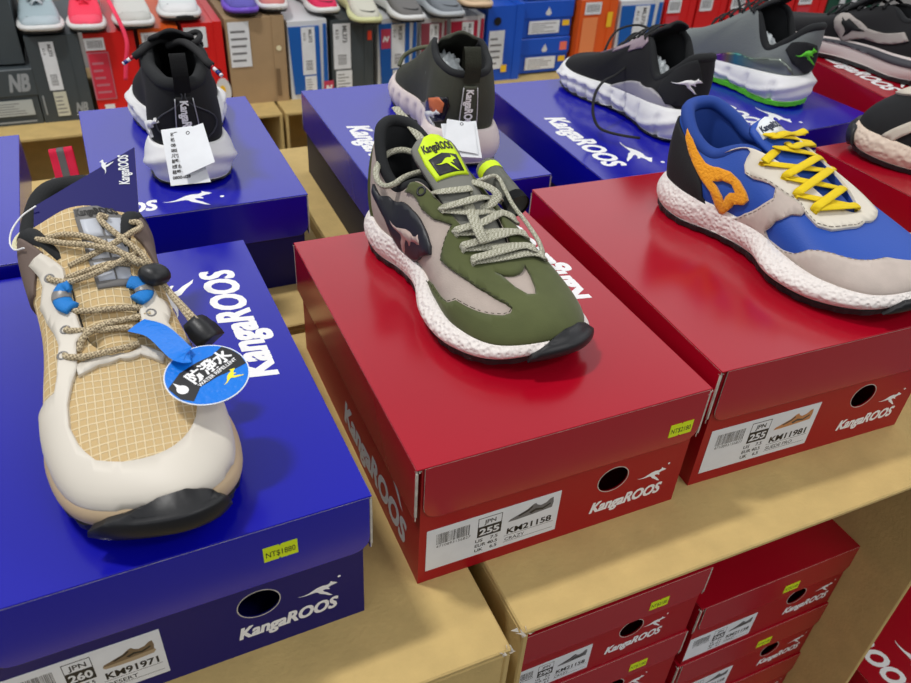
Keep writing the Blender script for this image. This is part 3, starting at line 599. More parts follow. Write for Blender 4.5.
's3_mud': [[4.2809,0.7864],[4.5422,0.7669],[4.6621,0.73],[4.6707,0.5878],[5.1818,0.6181],[5.9117,0.7219],[6.2245,0.7277],[6.4589,0.6189],[6.4596,0.5337],[6.1,0.42],[5.7,0.25],[5.4,0.12],[5.3,0.02],[6,0.02],[6.6,0.02],[7.3,0.02],[8,0.02],[8.7,0.02],[9.4,0.02],[10,0.02],[10.6,0.02],[10.9,0.3],[8.9751,0.4872],[8.6137,0.4477],[8.2479,0.4146],[7.924,0.3876],[7.5849,0.3608],[7.2927,0.356],[7.0818,0.4094],[6.9387,0.4692],[6.8905,0.5635],[6.9429,0.6844],[6.9987,0.7829],[6.8963,0.8406],[6.7347,0.8999],[6.7088,1.0],[6.4722,1.0],[6.2082,0.9989],[5.8593,0.8856],[5.5291,0.8308],[5.2503,0.8833],[5.1892,0.9664],[4.9583,1.0],[4.6204,0.9725],[4.4921,0.9567]],
's3_trim': [[6.9576,0.7926],[7.339,0.9435],[7.8801,1.0],[8.5928,0.9563],[8.8806,0.7684],[8.6528,0.7735],[8.3748,0.926],[7.8577,0.9616],[7.4197,0.882],[7.0538,0.7459]],
's3_eye2': [[11.2,0.75],[10.5989,0.8888],[10.5875,0.7884],[10.3811,0.7552],[10.6073,0.6566],[10.4553,0.6398],[9.8514,0.7152],[9.8209,0.6343],[10.2014,0.4969],[9.5313,0.5701],[8.9559,0.7623],[9.0214,0.9055],[9.1914,0.9818],[9.551,1.0],[9.8854,0.9357],[10.3447,1.0],[10.9,0.8],[11.2,0.97]],
's3_r1': [[6.6544,0.4209],[6.7953,0.4114],[6.8044,0.3479],[6.7176,0.3066],[6.5791,0.3159],[6.553,0.3627]],
's3_r2': [[8.9785,0.4492],[9.2418,0.4008],[9.2714,0.3513],[9.1395,0.3549],[8.9411,0.3935],[8.9427,0.4249]],
's3_c1': [[0.0675,-0.04056,0.08102],[0.09011,-0.02998,0.09427],[0.10429,-0.01335,0.0953],[0.11396,0.0032,0.09486],[0.12179,0.01929,0.08966],[0.13099,0.03119,0.08337]],
's3_c2': [[0.09026,-0.02222,0.0938],[0.09743,-0.01179,0.09793],[0.10592,0.00097,0.09768],[0.11606,0.01275,0.09348],[0.13041,0.02732,0.08412]],
's3_c3': [[0.09205,0.03019,0.09578],[0.09498,0.03459,0.09636],[0.09794,0.03536,0.09383],[0.10508,0.02772,0.09451],[0.11045,0.01595,0.09212],[0.11613,0.00054,0.08978],[0.11581,-0.01411,0.08426]],
's3_c4': [[0.0883,0.01705,0.10023],[0.08779,0.01274,0.1025],[0.09198,0.01219,0.10067],[0.09974,0.01646,0.09705],[0.10839,0.0224,0.09268],[0.12161,0.03137,0.08506],[0.14331,0.03886,0.0719],[0.16792,0.04569,0.06795],[0.18479,0.04966,0.06726]],
's3_c5': [[0.12825,0.03479,0.08096],[0.14684,0.04001,0.07032],[0.16972,0.0451,0.06664],[0.18538,0.04757,0.06514]],
's3_c6': [[0.11725,-0.02703,0.07951],[0.12125,-0.02625,0.07966],[0.12986,-0.01526,0.0811],[0.13254,0.00089,0.08551],[0.12626,0.01624,0.08673],[0.11588,0.02863,0.08464]],
's3_c6b': [[0.12336,-0.01699,0.0806],[0.12628,-0.00184,0.08493],[0.12499,0.01053,0.0857],[0.12361,0.02281,0.08176]],
's3_c7': [[0.14964,-0.0188,0.07124],[0.15624,-0.00482,0.07223],[0.15776,0.01063,0.071],[0.15792,0.02109,0.06817]],
's3_c8': [[0.1599,-0.02386,0.06587],[0.16359,-0.02373,0.06676],[0.16848,-0.00787,0.06576],[0.17204,0.01106,0.06468],[0.1766,0.01613,0.06153]],
's3_c9': [[0.17768,-0.02154,0.05937],[0.17125,-0.01535,0.06589],[0.16696,-0.00135,0.06798],[0.16386,0.01675,0.06597],[0.16272,0.02506,0.06546]],
's3_c10': [[0.17802,-0.02921,0.05957],[0.18244,-0.02765,0.06066],[0.18645,-0.01891,0.06112],[0.18674,-0.00185,0.06109],[0.18534,0.01305,0.06032]],
's3_e0': [[4.7864,0.8255]],
's3_e1': [[6.2474,0.8425]],
's3_e2': [[6.4863,0.7326]],
's3_e3': [[9.6555,0.876]],
's3_e4': [[9.0571,0.8884]],
's3_e5': [[9.3992,0.7594]],
's3_d0': [[0.06288,-0.03888,0.08075]],
's3_d1': [[0.06747,0.03337,0.08002]],
's3_b0': [[0.13182,-0.01649,0.08017],[0.13151,-0.02029,0.07792],[0.13622,-0.023,0.07515],[0.14408,-0.0223,0.0735],[0.14953,-0.0187,0.07342]],
's3_b1': [[0.137,0.01836,0.07651],[0.14052,0.02387,0.07592],[0.14574,0.02561,0.07342],[0.15046,0.02413,0.07227],[0.15427,0.01937,0.07252]],
's3_tg': [[0.14401,0.02727,0.08169],[0.13291,0.04173,0.0766]],
's3_ce': [[0.18066,0.04773,0.0659],[0.19591,0.05542,0.05738]],
'tag_c': [[-0.11024,0.06268,0.1815],[-0.08654,0.06217,0.1815],[-0.10915,0.0937,0.1815]],
'tag_s': [[-0.14313,0.12347,0.18406],[-0.13173,0.10939,0.18587],[-0.12211,0.07929,0.189],[-0.1172,0.07647,0.186]],
'card': [[-0.1918,0.24148,0.2166],[-0.11854,0.28268,0.2345],[-0.12576,0.22676,0.20951],[-0.19245,0.18863,0.20259]],
'string': [[-0.19001,0.23718,0.21918],[-0.19983,0.23409,0.21464],[-0.20747,0.22735,0.20865],[-0.20994,0.21885,0.2036],[-0.20648,0.20471,0.20533],[-0.20005,0.197,0.2099]],
'tab': [[-0.16957,0.30048,0.20724],[-0.17054,0.31585,0.22527],[-0.17023,0.32658,0.22166],[-0.16925,0.31096,0.20332]],
'hstrap': [[-0.19781,0.26214,0.2011],[-0.19352,0.28224,0.20113],[-0.18573,0.29862,0.20377],[-0.17674,0.30669,0.20545],[-0.16818,0.30694,0.20581]],
's6_roo': [[14.4581,0.578],[14.6495,0.5389],[14.8266,0.5279],[14.9582,0.5442],[15.1,0.5646],[15.2783,0.569],[15.4458,0.5538],[15.5362,0.5688],[15.5515,0.5994],[15.6368,0.5727],[15.7197,0.5599],[15.8487,0.5283],[15.7696,0.5193],[15.646,0.5194],[15.5493,0.5102],[15.4994,0.4973],[15.5689,0.4681],[15.5464,0.4575],[15.4261,0.4823],[15.3207,0.4846],[15.3767,0.4503],[15.517,0.4055],[15.6217,0.3606],[15.7275,0.3228],[15.5889,0.3419],[15.4168,0.3941],[15.2436,0.4369],[15.1757,0.472],[15.0902,0.4917],[14.9611,0.4977],[14.7754,0.5082],[14.5982,0.537]],
's6_cage': [[11.7573,0.0],[12.2608,0.1992],[12.8113,0.4969],[13.6135,0.4527],[14.5727,0.1639],[15.2198,0.0],[14.833,-0.0],[13.9817,0.0],[12.9208,-0.0],[12.32,0.0],[11.869,-0.0]],
's6_tl': [[0.14469,-0.0123,0.08513],[0.11707,0.01666,0.06742],[0.10335,0.0475,0.05666],[0.08939,0.07666,0.05507],[0.07806,0.09467,0.04693],[0.06841,0.1033,0.03499],[0.05747,0.10692,0.02303],[0.04241,0.10523,0.01458],[0.0207,0.09237,0.01374],[0.00074,0.07806,0.0159]],
's6_lp': [[0.18825,0.00888,0.05628],[0.1956,-0.0057,0.07431],[0.19572,-0.02031,0.08376],[0.18021,-0.034,0.09081],[0.16196,-0.04044,0.09001],[0.14432,-0.04397,0.08807],[0.14599,-0.0333,0.08326],[0.16713,-0.02248,0.08472],[0.16775,-0.00843,0.07651]],
's7_pad': [[14.9193,0.292],[14.3188,0.621],[14.3854,0.7901],[15.0045,0.6868],[15.786,0.6097],[16.2769,0.3839],[16.5811,0.1013],[15.754,0.0804]],
's7_roo': [[14.9093,0.4448],[15.028,0.4326],[15.1336,0.4425],[15.1985,0.4745],[15.2726,0.5099],[15.3989,0.5257],[15.5521,0.5146],[15.6083,0.5362],[15.5795,0.5739],[15.6898,0.5444],[15.7835,0.5312],[15.9698,0.4947],[15.9042,0.4818],[15.7815,0.4789],[15.7044,0.4646],[15.6778,0.4471],[15.7922,0.4123],[15.787,0.3983],[15.6328,0.4258],[15.5365,0.4248],[15.6335,0.3841],[15.8497,0.3303],[16.0915,0.2692],[16.4426,0.2059],[16.0954,0.2433],[15.7616,0.3133],[15.5328,0.3624],[15.4318,0.4026],[15.343,0.4218],[15.2453,0.4201],[15.1208,0.4145],[15.003,0.4235]],
's7_lp': [[0.14611,-0.02274,0.07629],[0.15488,-0.03161,0.09299],[0.16947,-0.03543,0.11165],[0.16966,-0.04417,0.11914],[0.14763,-0.03552,0.10536],[0.12758,-0.02451,0.09169]],
's4_roo': [[13.9499,0.2368],[13.9663,0.2235],[13.9619,0.226],[13.937,0.2451],[14.1305,0.2957],[14.5334,0.3549],[14.7217,0.3633],[14.8293,0.39],[14.8705,0.4242],[14.9169,0.4029],[14.9658,0.3952],[15.0236,0.3708],[14.9653,0.3555],[14.8717,0.3456],[14.773,0.326],[14.7016,0.3052],[14.7331,0.2797],[14.6895,0.2641],[14.5834,0.2763],[14.4137,0.2574],[14.4172,0.2231],[14.5321,0.192],[14.564,0.1501],[14.6025,0.1168],[14.4316,0.1119],[14.2528,0.1415],[14.0388,0.1567],[14.0031,0.188],[13.9866,0.2046],[13.983,0.2087],[13.9817,0.2117],[13.9727,0.2186]],
's4_l1': [[0.08859,0.00317,0.1197],[0.08299,0.0105,0.12566],[0.07335,0.02093,0.12496],[0.0614,0.0318,0.12116],[0.06067,0.03824,0.11684]],
's4_l2': [[0.07657,0.00392,0.12118],[0.06302,-0.00957,0.12833],[0.04269,-0.02066,0.12578],[0.02139,-0.02802,0.12006],[0.01738,-0.03194,0.11717]],
's4_lp': [[0.08683,-0.00492,0.12181],[0.08671,-0.01565,0.12735],[0.0854,-0.02602,0.13123],[0.08156,-0.02917,0.12814],[0.06873,-0.02351,0.12601],[0.0712,-0.01361,0.12382]],
's4_g1': [[0.06124,0.03806,0.11763],[0.06057,0.04967,0.11064]],
's4_g2': [[0.01956,-0.02952,0.11859],[0.00824,-0.03944,0.10981]],
's4_tag0': [[-0.08751,0.43966,0.18444],[-0.05998,0.42996,0.18906],[-0.05546,0.38233,0.15255],[-0.09024,0.39528,0.14755]],
's4_tag1': [[-0.07847,0.42585,0.18485],[-0.05074,0.4203,0.19463],[-0.04904,0.38548,0.17026],[-0.07779,0.38976,0.15834]],
's5_l1': [[0.20497,0.04725,0.04823],[0.21132,0.04014,0.05876],[0.20361,0.02616,0.06972],[0.19169,0.01049,0.07566],[0.17441,-0.00173,0.07351],[0.15579,-0.00981,0.06833],[0.15309,-0.00461,0.06318],[0.16582,0.00422,0.0604],[0.18044,0.00307,0.06316],[0.18175,-0.00583,0.06763]],
's5_l2': [[0.10261,-0.02827,0.05451],[0.12735,-0.04315,0.05799],[0.14784,-0.05052,0.05359],[0.17027,-0.04813,0.04874]],
's5_st': [[12.1134,0.0],[12.1266,0.02],[14.5291,0.4949],[15.1359,0.5516],[15.2846,0.4215],[15.1362,0.1678],[14.28,0.0683],[13.7848,0.0669]],
's5_so': [[14.1129,0.4107],[14.7708,0.5109],[15.0673,0.4505],[15.0527,0.3077],[14.723,0.2428],[14.3412,0.2901]],
's5_sw': [[13.7231,0.1422],[13.7389,0.1238],[13.7394,0.1215],[13.7238,0.1372],[14.0659,0.2093],[14.4144,0.2595],[14.6263,0.2692],[14.7379,0.2947],[14.7696,0.3263],[14.8369,0.3075],[14.9011,0.3011],[14.9847,0.279],[14.9219,0.2646],[14.8154,0.2548],[14.7102,0.2358],[14.6427,0.2164],[14.695,0.1932],[14.6584,0.1789],[14.53,0.1892],[14.3687,0.1722],[14.4066,0.1421],[14.5494,0.1134],[14.6189,0.0753],[14.6876,0.0447],[14.535,0.0441],[14.3607,0.0763],[14.0792,0.0816],[14.0048,0.1084],[13.764,0.0907],[13.7554,0.0999],[13.75,0.1071],[13.7428,0.1202]],
's5_tag0': [[0.19112,0.41643,0.16922],[0.22567,0.40323,0.17378],[0.21926,0.37017,0.14673],[0.18522,0.38659,0.14636]],
's5_tag1': [[0.19679,0.41419,0.17492],[0.22201,0.40028,0.17308],[0.21584,0.37338,0.15026],[0.1846,0.39129,0.15337]],
's8_logo': [[11.27,0.3944],[10.6705,0.5832],[10.1236,0.7861],[10.6016,0.75],[11.5107,0.5806],[12.3795,0.4405],[12.9206,0.4814],[13.665,0.5855],[14.1271,0.3637],[13.6776,0.25],[13.2348,0.1886],[12.6588,0.207],[12.3381,0.0986],[12.1346,0.0049],[11.8714,0.1567]],
's8_roo': [[10.9382,0.5907],[11.3508,0.5035],[11.2904,0.5697],[11.6649,0.4961],[12.1711,0.3953],[12.4419,0.3795],[12.3048,0.3364],[12.0932,0.3146],[12.1142,0.2282],[12.0495,0.1282],[11.9567,0.2588],[11.7358,0.3475],[11.3967,0.4393]]}
# ------------------------------------------------------------------ sneakers: lofted upper, sole, tongue, lining, overlay panels, laces
def ctrl(vals, a, n=16):
    """periodic Catmull-Rom through n station values at a (station units)"""
    a %= n; i = int(a); t = a-i
    p0, p1, p2, p3 = (vals[(i+k) % n] for k in (-1, 0, 1, 2))
    t2 = t*t; t3 = t2*t
    return .5*((2*p1)+(p2-p0)*t+(2*p0-5*p1+4*p2-p3)*t2+(3*p1-p0-3*p2+p3)*t3)
DEF = dict(
    # stations 0 heel .. 8 toe (outer side), 9..15 back along the inner side; unit = shoe length
    bx=[.02,.055,.17,.32,.47,.62,.76,.90,.975, .92,.80,.66,.50,.33,.17,.055],
    by=[0,-.080,-.112,-.106,-.112,-.146,-.162,-.118,.03, .125,.155,.140,.100,.090,.108,.080],
    bz=[.12,.118,.112,.105,.098,.088,.082,.085,.105, .088,.085,.092,.105,.112,.115,.118],
    tx=[.00,.035,.115,.205,.30,.41,.52,.61,.655, .61,.52,.41,.30,.205,.115,.035],
    ty=[0,-.058,-.086,-.082,-.066,-.056,-.050,-.040,.0, .040,.050,.056,.066,.082,.086,.058],
    tz=[.39,.375,.315,.275,.315,.285,.245,.205,.185, .205,.245,.285,.315,.275,.315,.375],
    ob=[.06,.06,.06,.06,.06,.05,.04,.04,.05, .04,.04,.05,.06,.06,.06,.06],     # outward part of the rising tangent
    ub=[.25,.25,.22,.20,.20,.20,.18,.17,.17, .17,.18,.20,.20,.20,.22,.25],     # upward part
    it=[.03,.05,.06,.07,.11,.15,.17,.20,.33, .20,.17,.15,.11,.07,.06,.05],     # inward part of the arriving tangent
    ut=[.20,.16,.14,.14,.16,.12,.10,.08,.12, .08,.10,.12,.16,.14,.14,.16],
    zb=[.012,.006,0,.004,.006,0,.004,.018,.042, .018,.006,0,.006,.004,0,.006],  # underside height (heel bevel, toe spring)
    so=[.025,.026,.024,.014,.014,.022,.024,.022,.018, .022,.022,.018,.012,.012,.022,.025],  # sole flare outside the upper
    out=.022,
)
class Shoe:
    def __init__(s, name, label, L, loc, yaw, group=None, pitch=0, roll=0, category='sneaker', **kw):
        s.p = {k: (list(v) if isinstance(v, list) else v) for k, v in DEF.items()}
        for k, v in kw.items():
            if isinstance(v, dict):
                for i, x in v.items(): s.p[k][i] = x
            else: s.p[k] = v
        for k in ('by', 'ty'): s.p[k] = [v*s.p.get('ws', 1) for v in s.p[k]]
        s.L = L
        s.e = empty(name, loc, label=label, cat=category, group=group, rot=(roll, pitch, yaw))
        s.M = Matrix.Translation(loc) @ (Matrix.Rotation(yaw, 4, 'Z') @ Matrix.Rotation(pitch, 4, 'Y') @ Matrix.Rotation(roll, 4, 'X'))
        bpy.context.view_layer.update()
    def c(s, k, a): return ctrl(s.p[k], a)
    def base(s, a): return V((s.c('bx', a), s.c('by', a), s.c('bz', a)))
    def top(s, a): return V((s.c('tx', a), s.c('ty', a), s.c('tz', a)))
    def outn(s, a):
        d = s.base(a+.05)-s.base(a-.05); n = V((-d.y, d.x, 0))
        if n.length < 1e-6: n = V((-1, 0, 0))
        n.normalize()
        return n if n.dot(V((s.c('bx', a)-.5, s.c('by', a), 0))) > 0 or True else -n
    def S(s, a, t):
        B, T = s.base(a), s.top(a); n = s.outn(a)*s.sgn
        inn = (V((T.x, T.y, 0))-V((B.x, B.y, 0)))
        q = s.topin(a)
        mB = n*s.c('ob', a)+V((0, 0, s.c('ub', a))); mT = q*s.c('it', a)+V((0, 0, s.c('ut', a)))
        t2 = t*t; t3 = t2*t
        return (B*(2*t3-3*t2+1)+mB*(t3-2*t2+t)+T*(-2*t3+3*t2)+mT*(t3-t2))
    sgn = -1
    def topin(s, a):
        d = s.top(a+.05)-s.top(a-.05); n = V((-d.y, d.x, 0))
        if n.length < 1e-6: n = V((1, 0, 0))
        return n.normalized()
    def P(s, a, t, off=0):
        """point on the upper, in the shoe's metres, lifted `off` metres along the normal"""
        p = s.S(a, t)*s.L
        if off: p = p+s.N(a, t)*off
        return p
    def N(s, a, t):
        t0, t1 = max(0, t-.02), min(1, t+.02)
        d1 = s.S(a+.04, t)-s.S(a-.04, t); d2 = s.S(a, t1)-s.S(a, t0)
        n = d1.cross(d2)
        if n.length < 1e-9: return V((0, 0, 1))
        return n.normalized()
    def PX(s, a, t, off=0):
        """like P but t from 0 to -1 runs down the side of the sole"""
        if t >= 0: return s.P(a, t, off)
        B = s.base(a); n = s.outn(a)*s.sgn; f = s.c('so', a); zb = s.c('zb', a); v = 1+t
        z = zb+.006+(B.z-zb)*v
        o = f*(.8+.5*math.sin(math.pi*min(1, v*1.05)))+.002 if v < .85 else f*(1.0)*(1-v)/.15*.85+.004
        return (V((B.x, B.y, 0))+n*o+V((0, 0, z)))*s.L+n*off
    # ---- parts
    def upper(s, m, name='upper', a0=0, a1=16):
        NA, NT = 128, 22; bm = bmesh.new(); g = []
        for i in range(NA):
            a = 16*i/NA; g.append([bm.verts.new(s.P(a, j/NT)) for j in range(NT+1)])
        for i in range(NA):
            A, B = g[i], g[(i+1) % NA]
            for j in range(NT): bm.faces.new((A[j], A[j+1], B[j+1], B[j]))
        s.u = bmobj(name, bm, m, s.e, True); return s.u
    def lining(s, m, padr=.016, depth=.17, a_lo=-4.4, a_hi=4.4, padm=None):
        """inner wall of the opening and the rolled collar"""
        L = s.L; NA = 96; bm = bmesh.new(); rings = []
        for i in range(NA):
            a = 16*i/NA; T = s.top(a); q = s.topin(a)
            aa = a if a < 8 else 16-a; col = max(0, min(1, (4.6-aa)/.8)); z_ = .004*col-.012*(1-col)
            r = [T, T+q*(.004+.008*col)+V((0, 0, z_)), T+q*(.010+.012*col)-V((0, 0, .012+.02*(1-col))), T+q*(.014+.012*col)-V((0, 0, .05+.02*(1-col)))]
            bot = V((s.c('bx', a)*.92+.04, s.c('by', a)*.72, .135))
            for k in (.4, .75, 1): 
                p = r[3].lerp(bot, k) if False else V((r[3].x+(bot.x-r[3].x)*k, r[3].y+(bot.y-r[3].y)*k*k, r[3].z+(bot.z-r[3].z)*k)); r.append(p)
            rings.append([bm.verts.new(p*L) for p in r])
        for i in range(NA):
            A, B = rings[i], rings[(i+1) % NA]
            for j in range(len(A)-1): bm.faces.new((A[j], A[j+1], B[j+1], B[j]))
        bm.faces.new([r[-1] for r in rings])
        o = bmobj('lining', bm, m, s.e, True)
        bm = bmesh.new(); path = []
        n = 60
        rad = []
        for i in range(n+1):
            a = a_lo+(a_hi-a_lo)*i/n; T = s.top(a); q = s.topin(a)
            path.append((T+q*(padr*.55)-V((0, 0, padr*.45)))*L)
            e_ = min(1, (i/n)*9, (1-i/n)*9); rad.append(L*padr*(.45+.55*e_))
        add_tube(bm, path, 0, 10, radii=rad)
        bmobj('collar_padding', bm, padm or m, s.e, True)
    def tongue(s, m, tip=(.20, 0, .43), w0=.05, w1=.075, base=None, mid=None, thick=.014, name='tongue', arch=.02):
        L = s.L; b = V(base) if base else V((s.p['tx'][8]+.04, s.p['ty'][8], s.p['tz'][8]-.02)); e_ = V(tip)
        md = V(mid) if mid else V(((b.x+e_.x)/2+.01, (b.y+e_.y)/2, (b.z+e_.z)/2-.012))
        s.tp = (b, md, e_, w0, w1, arch, thick)
        bm = bmesh.new(); NU, NV = 26, 10; G = {}
        for side in (0, 1):
            for i in range(NU+1):
                for j in range(NV+1):
                    G[side, i, j] = bm.verts.new(s.TP(i/NU, j/NV*2-1, -side*thick*s.L if side else 0))
        for i in range(NU):
            for j in range(NV):
                bm.faces.new((G[0,i,j], G[0,i,j+1], G[0,i+1,j+1], G[0,i+1,j])); bm.faces.new((G[1,i,j], G[1,i+1,j], G[1,i+1,j+1], G[1,i,j+1]))
        for i in range(NU):
            bm.faces.new((G[0,i,0], G[0,i+1,0], G[1,i+1,0], G[1,i,0])); bm.faces.new((G[0,i+1,NV], G[0,i,NV], G[1,i,NV], G[1,i+1,NV]))
        for j in range(NV): bm.faces.new((G[0,NU,j], G[0,NU,j+1], G[1,NU,j+1], G[1,NU,j]))
        bmesh.ops.recalc_face_normals(bm, faces=bm.faces)
        s.t = bmobj(name, bm, m, s.e, True); return s.t
    def TP(s, u, v, off=0):
        """point on the tongue: u 0 base..1 tip, v -1 outer..1 inner side"""
        b, md, e_, w0, w1, arch, thick = s.tp
        c_ = b*(1-u)**2+md*2*u*(1-u)+e_*u*u; t = (md-b)*(1-u)+(e_-md)*u
        n = V((0, 1, 0)).cross(t).normalized()
        if n.z < 0 and n.x > 0: n = -n
        n = n if n.z > 0 or n.x > 0 else -n
        w = w0+(w1-w0)*u
        if u > .88: w *= math.sqrt(max(0, 1-((u-.88)/.12)**2))*.45+.55
        p = c_+V((0, 1, 0))*(w*v)-n*(arch*v*v)
        p = p*s.L
        return p+n*off
    def sole(s, m, mo, disp=None, lift=.012, prof=None, toe_cap=None, outsole_cut=True, smooth=True, NA=240, outr=.0):
        L = s.L; NV = 12; bm = bmesh.new(); g = []
        for i in range(NA):
            a = 16*i/NA; B = s.base(a); n = s.outn(a)*s.sgn; f = s.c('so', a); zb = s.c('zb', a); z0 = zb+s.p['out']; z1 = B.z+lift
            r = []
            for j in range(NV+1):
                v = j/NV; z = z0+(z1-z0)*v
                o = f*(.55+.75*math.sin(math.pi*min(1, v*1.08))**.8 if v < 1 else .35) if prof is None else f*prof(v, a)
                if disp: o += disp(a, v)
                p = V((B.x, B.y, 0))+n*o+V((0, 0, z)); r.append(bm.verts.new(p*L))
            p = V((B.x, B.y, 0))-n*.012+V((0, 0, z1-.012)); r.append(bm.verts.new(p*L))
            g.append(r)
        for i in range(NA):
            A, B = g[i], g[(i+1) % NA]
            for j in range(len(A)-1): bm.faces.new((A[j], A[j+1], B[j+1], B[j]))
        bm.faces.new([r[0] for r in reversed(g)]); bm.faces.new([r[-1] for r in g])
        s.ms = bmobj('midsole', bm, m, s.e, smooth)
        bm = bmesh.new(); g = []
        for i in range(NA):
            a = 16*i/NA; B = s.base(a); n = s.outn(a)*s.sgn; f = s.c('so', a)*.75; zb = s.c('zb', a); z0 = zb+s.p['out']
            tread = .004*(1 if int(a*5) % 2 else 0) if outsole_cut else 0
            q = V((B.x, B.y, 0))
            g.append([bm.verts.new(x*L) for x in (q+n*(f-.016)+V((0, 0, zb)), q+n*(f-.001-tread+outr)+V((0, 0, zb+.003)), q+n*(f+.002-tread+outr)+V((0, 0, z0-.002)), q+n*(f-.02)+V((0, 0, z0+.004)))])
        for i in range(NA):
            A, B = g[i], g[(i+1) % NA]
            for j in range(3): bm.faces.new((A[j], A[j+1], B[j+1], B[j]))
        bm.faces.new([r[0] for r in reversed(g)]); bm.faces.new([r[-1] for r in g])
        s.os = bmobj('outsole', bm, mo, s.e, False)
    def panel(s, name, poly, m, off=.0010, th=.0014, holes=(), parent=None, surf=None, step=(.10, .06), edge=None):
        """overlay cut to a polygon given in (a, t) on the upper (or another surface function) with real thickness"""
        surf = surf or (lambda a, t, o: s.P(a, t, o))
        P2 = [V(p) for p in poly]
        def dens(P):
            out = []
            for i in range(len(P)):
                p, q = P[i], P[(i+1) % len(P)]; d = q-p; k = max(1, int(max(abs(d.x)/step[0], abs(d.y)/step[1])))
                for j in range(k): out.append(p+d*(j/k))
            return out
        P2 = dens(P2); H = [dens([V(p) for p in h]) for h in holes]
        def inside(p, poly):
            c = False; n = len(poly); j = n-1
            for i in range(n):
                a, b = poly[i], poly[j]
                if (a[1] > p[1]) != (b[1] > p[1]) and p[0] < (b[0]-a[0])*(p[1]-a[1])/(b[1]-a[1])+a[0]: c = not c
                j = i
            return c
        sc = V((1/step[0], 1/step[1]))
        allp = list(P2); loops = [list(range(len(P2)))]
        for h in H: loops.append(list(range(len(allp), len(allp)+len(h)))); allp += h
        edges = [(l[i], l[(i+1) % len(l)]) for l in loops for i in range(len(l))]
        bnd = list(allp)
        x0, x1 = min(p.x for p in P2), max(p.x for p in P2); y0, y1 = min(p.y for p in P2), max(p.y for p in P2)
        x = x0+step[0]*.5
        while x < x1:
            y = y0+step[1]*.5
            while y < y1:
                q = V((x, y))
                if inside(q, P2) and not any(inside(q, h) for h in H) and all(abs((q.x-b.x)*sc.x)+abs((q.y-b.y)*sc.y) > .7 for b in bnd): allp.append(q)
                y += step[1]
            x += step[0]
        pts = [V((p.x*sc.x, p.y*sc.y)) for p in allp]
        vs2, _, fs, *_r = delaunay_2d_cdt(pts, edges, [], 0, 1e-6)
        P2s = [(p.x*sc.x, p.y*sc.y) for p in P2]; Hs = [[(p.x*sc.x, p.y*sc.y) for p in h] for h in H]
        keep = []
        for f in fs:
            ce = sum((vs2[i] for i in f), V((0, 0)))/len(f)
            if inside(ce, P2s) and not any(inside(ce, h) for h in Hs): keep.append(f)
        bm = bmesh.new(); used = {i for f in keep for i in f}
        up = {}; dn = {}
        for i in used:
            a, t = vs2[i].x/sc.x, vs2[i].y/sc.y
            up[i] = bm.verts.new(surf(a, t, off+th)); dn[i] = bm.verts.new(surf(a, t, -.0006))
        cnt = {}
        for f in keep:
            bm.faces.new([up[i] for i in f]).smooth = True
            for i in range(len(f)):
                q = (f[i], f[(i+1) % len(f)]); cnt.setdefault((min(q), max(q)), []).append(q)
        for k, l in cnt.items():
            if len(l) == 1:
                i, j = l[0]
                try:
                    fc = bm.faces.new((up[j], up[i], dn[i], dn[j]))
                    if edge: fc.material_index = 1
                except ValueError: pass
        o = bmobj(name, bm, [m, edge] if edge else m, parent or s.e); return o
    def stitch(s, poly, m, closed=True, inset=.0, off=.0024, seg=.0022, gap=.0016, parent=None, surf=None):
        surf = surf or (lambda a, t, o: s.P(a, t, o))
        P = [V(p) for p in poly]
        if closed: P.append(P[0])
        pts = []
        for p, q in zip(P, P[1:]):
            for k in range(12): w = p.lerp(q, k/12); pts.append(surf(w.x, w.y, off))
        bm = bmesh.new(); acc = 0; cur = None
        for p, q in zip(pts, pts[1:]):
            d = (q-p).length; acc += d
            if cur is None and acc > gap: cur = q; acc = 0
            elif cur is not None and acc > seg:
                add_tube(bm, [cur, q], .00035, 4); cur = None; acc = 0
        if len(bm.verts): bmobj('stitching', bm, m, parent or s.e)
    def lace(s, pts, m, w=.0035, flat=.32, parent=None, name='lace', n=6, normals=None, both=True):
        """pts: shoe-space points"""
        path = catmull(pts, n); bm = bmesh.new()
        add_tube(bm, path, w, 8, flat=flat, ups=normals)
        return bmobj(name, bm, m, parent or s.e, True)
def ribbon_ups(path, ref):
    return [V(ref)]*len(path)
def tr(shoe, key, _=None): return [tuple(p) for p in UVS[key]]      # outline on the upper as (a, t)
def tp(shoe, key, _=None, __=False): return [V(p) for p in UVS[key]]  # points in the shoe's own space
FOAM = mat('foam_midsole_white', (236, 228, 222), .55, bump=('voronoi', 300, .9, .0022))
RUBK = mat('black_rubber', (22, 23, 26), .45, bump=('noise', 90, .2, .001))
OLV = mat('olive_suede', (82, 88, 50), .95, bump=('noise', 900, .3, .0004), noise=(40, .14), sheen=.2)
OLG = mat('warm_grey_mesh', (176, 162, 152), .85, bump=('voronoi', 900, .4, .0004), noise=(90, .06))
BLKM = mat('black_lining_mesh', (26, 28, 30), .9, bump=('voronoi', 700, .4, .0005))
NVL = mat('dark_navy_leather', (34, 36, 42), .45)
SILV = mat('pinkish_silver_print', (190, 166, 156), .35, metal=.3)
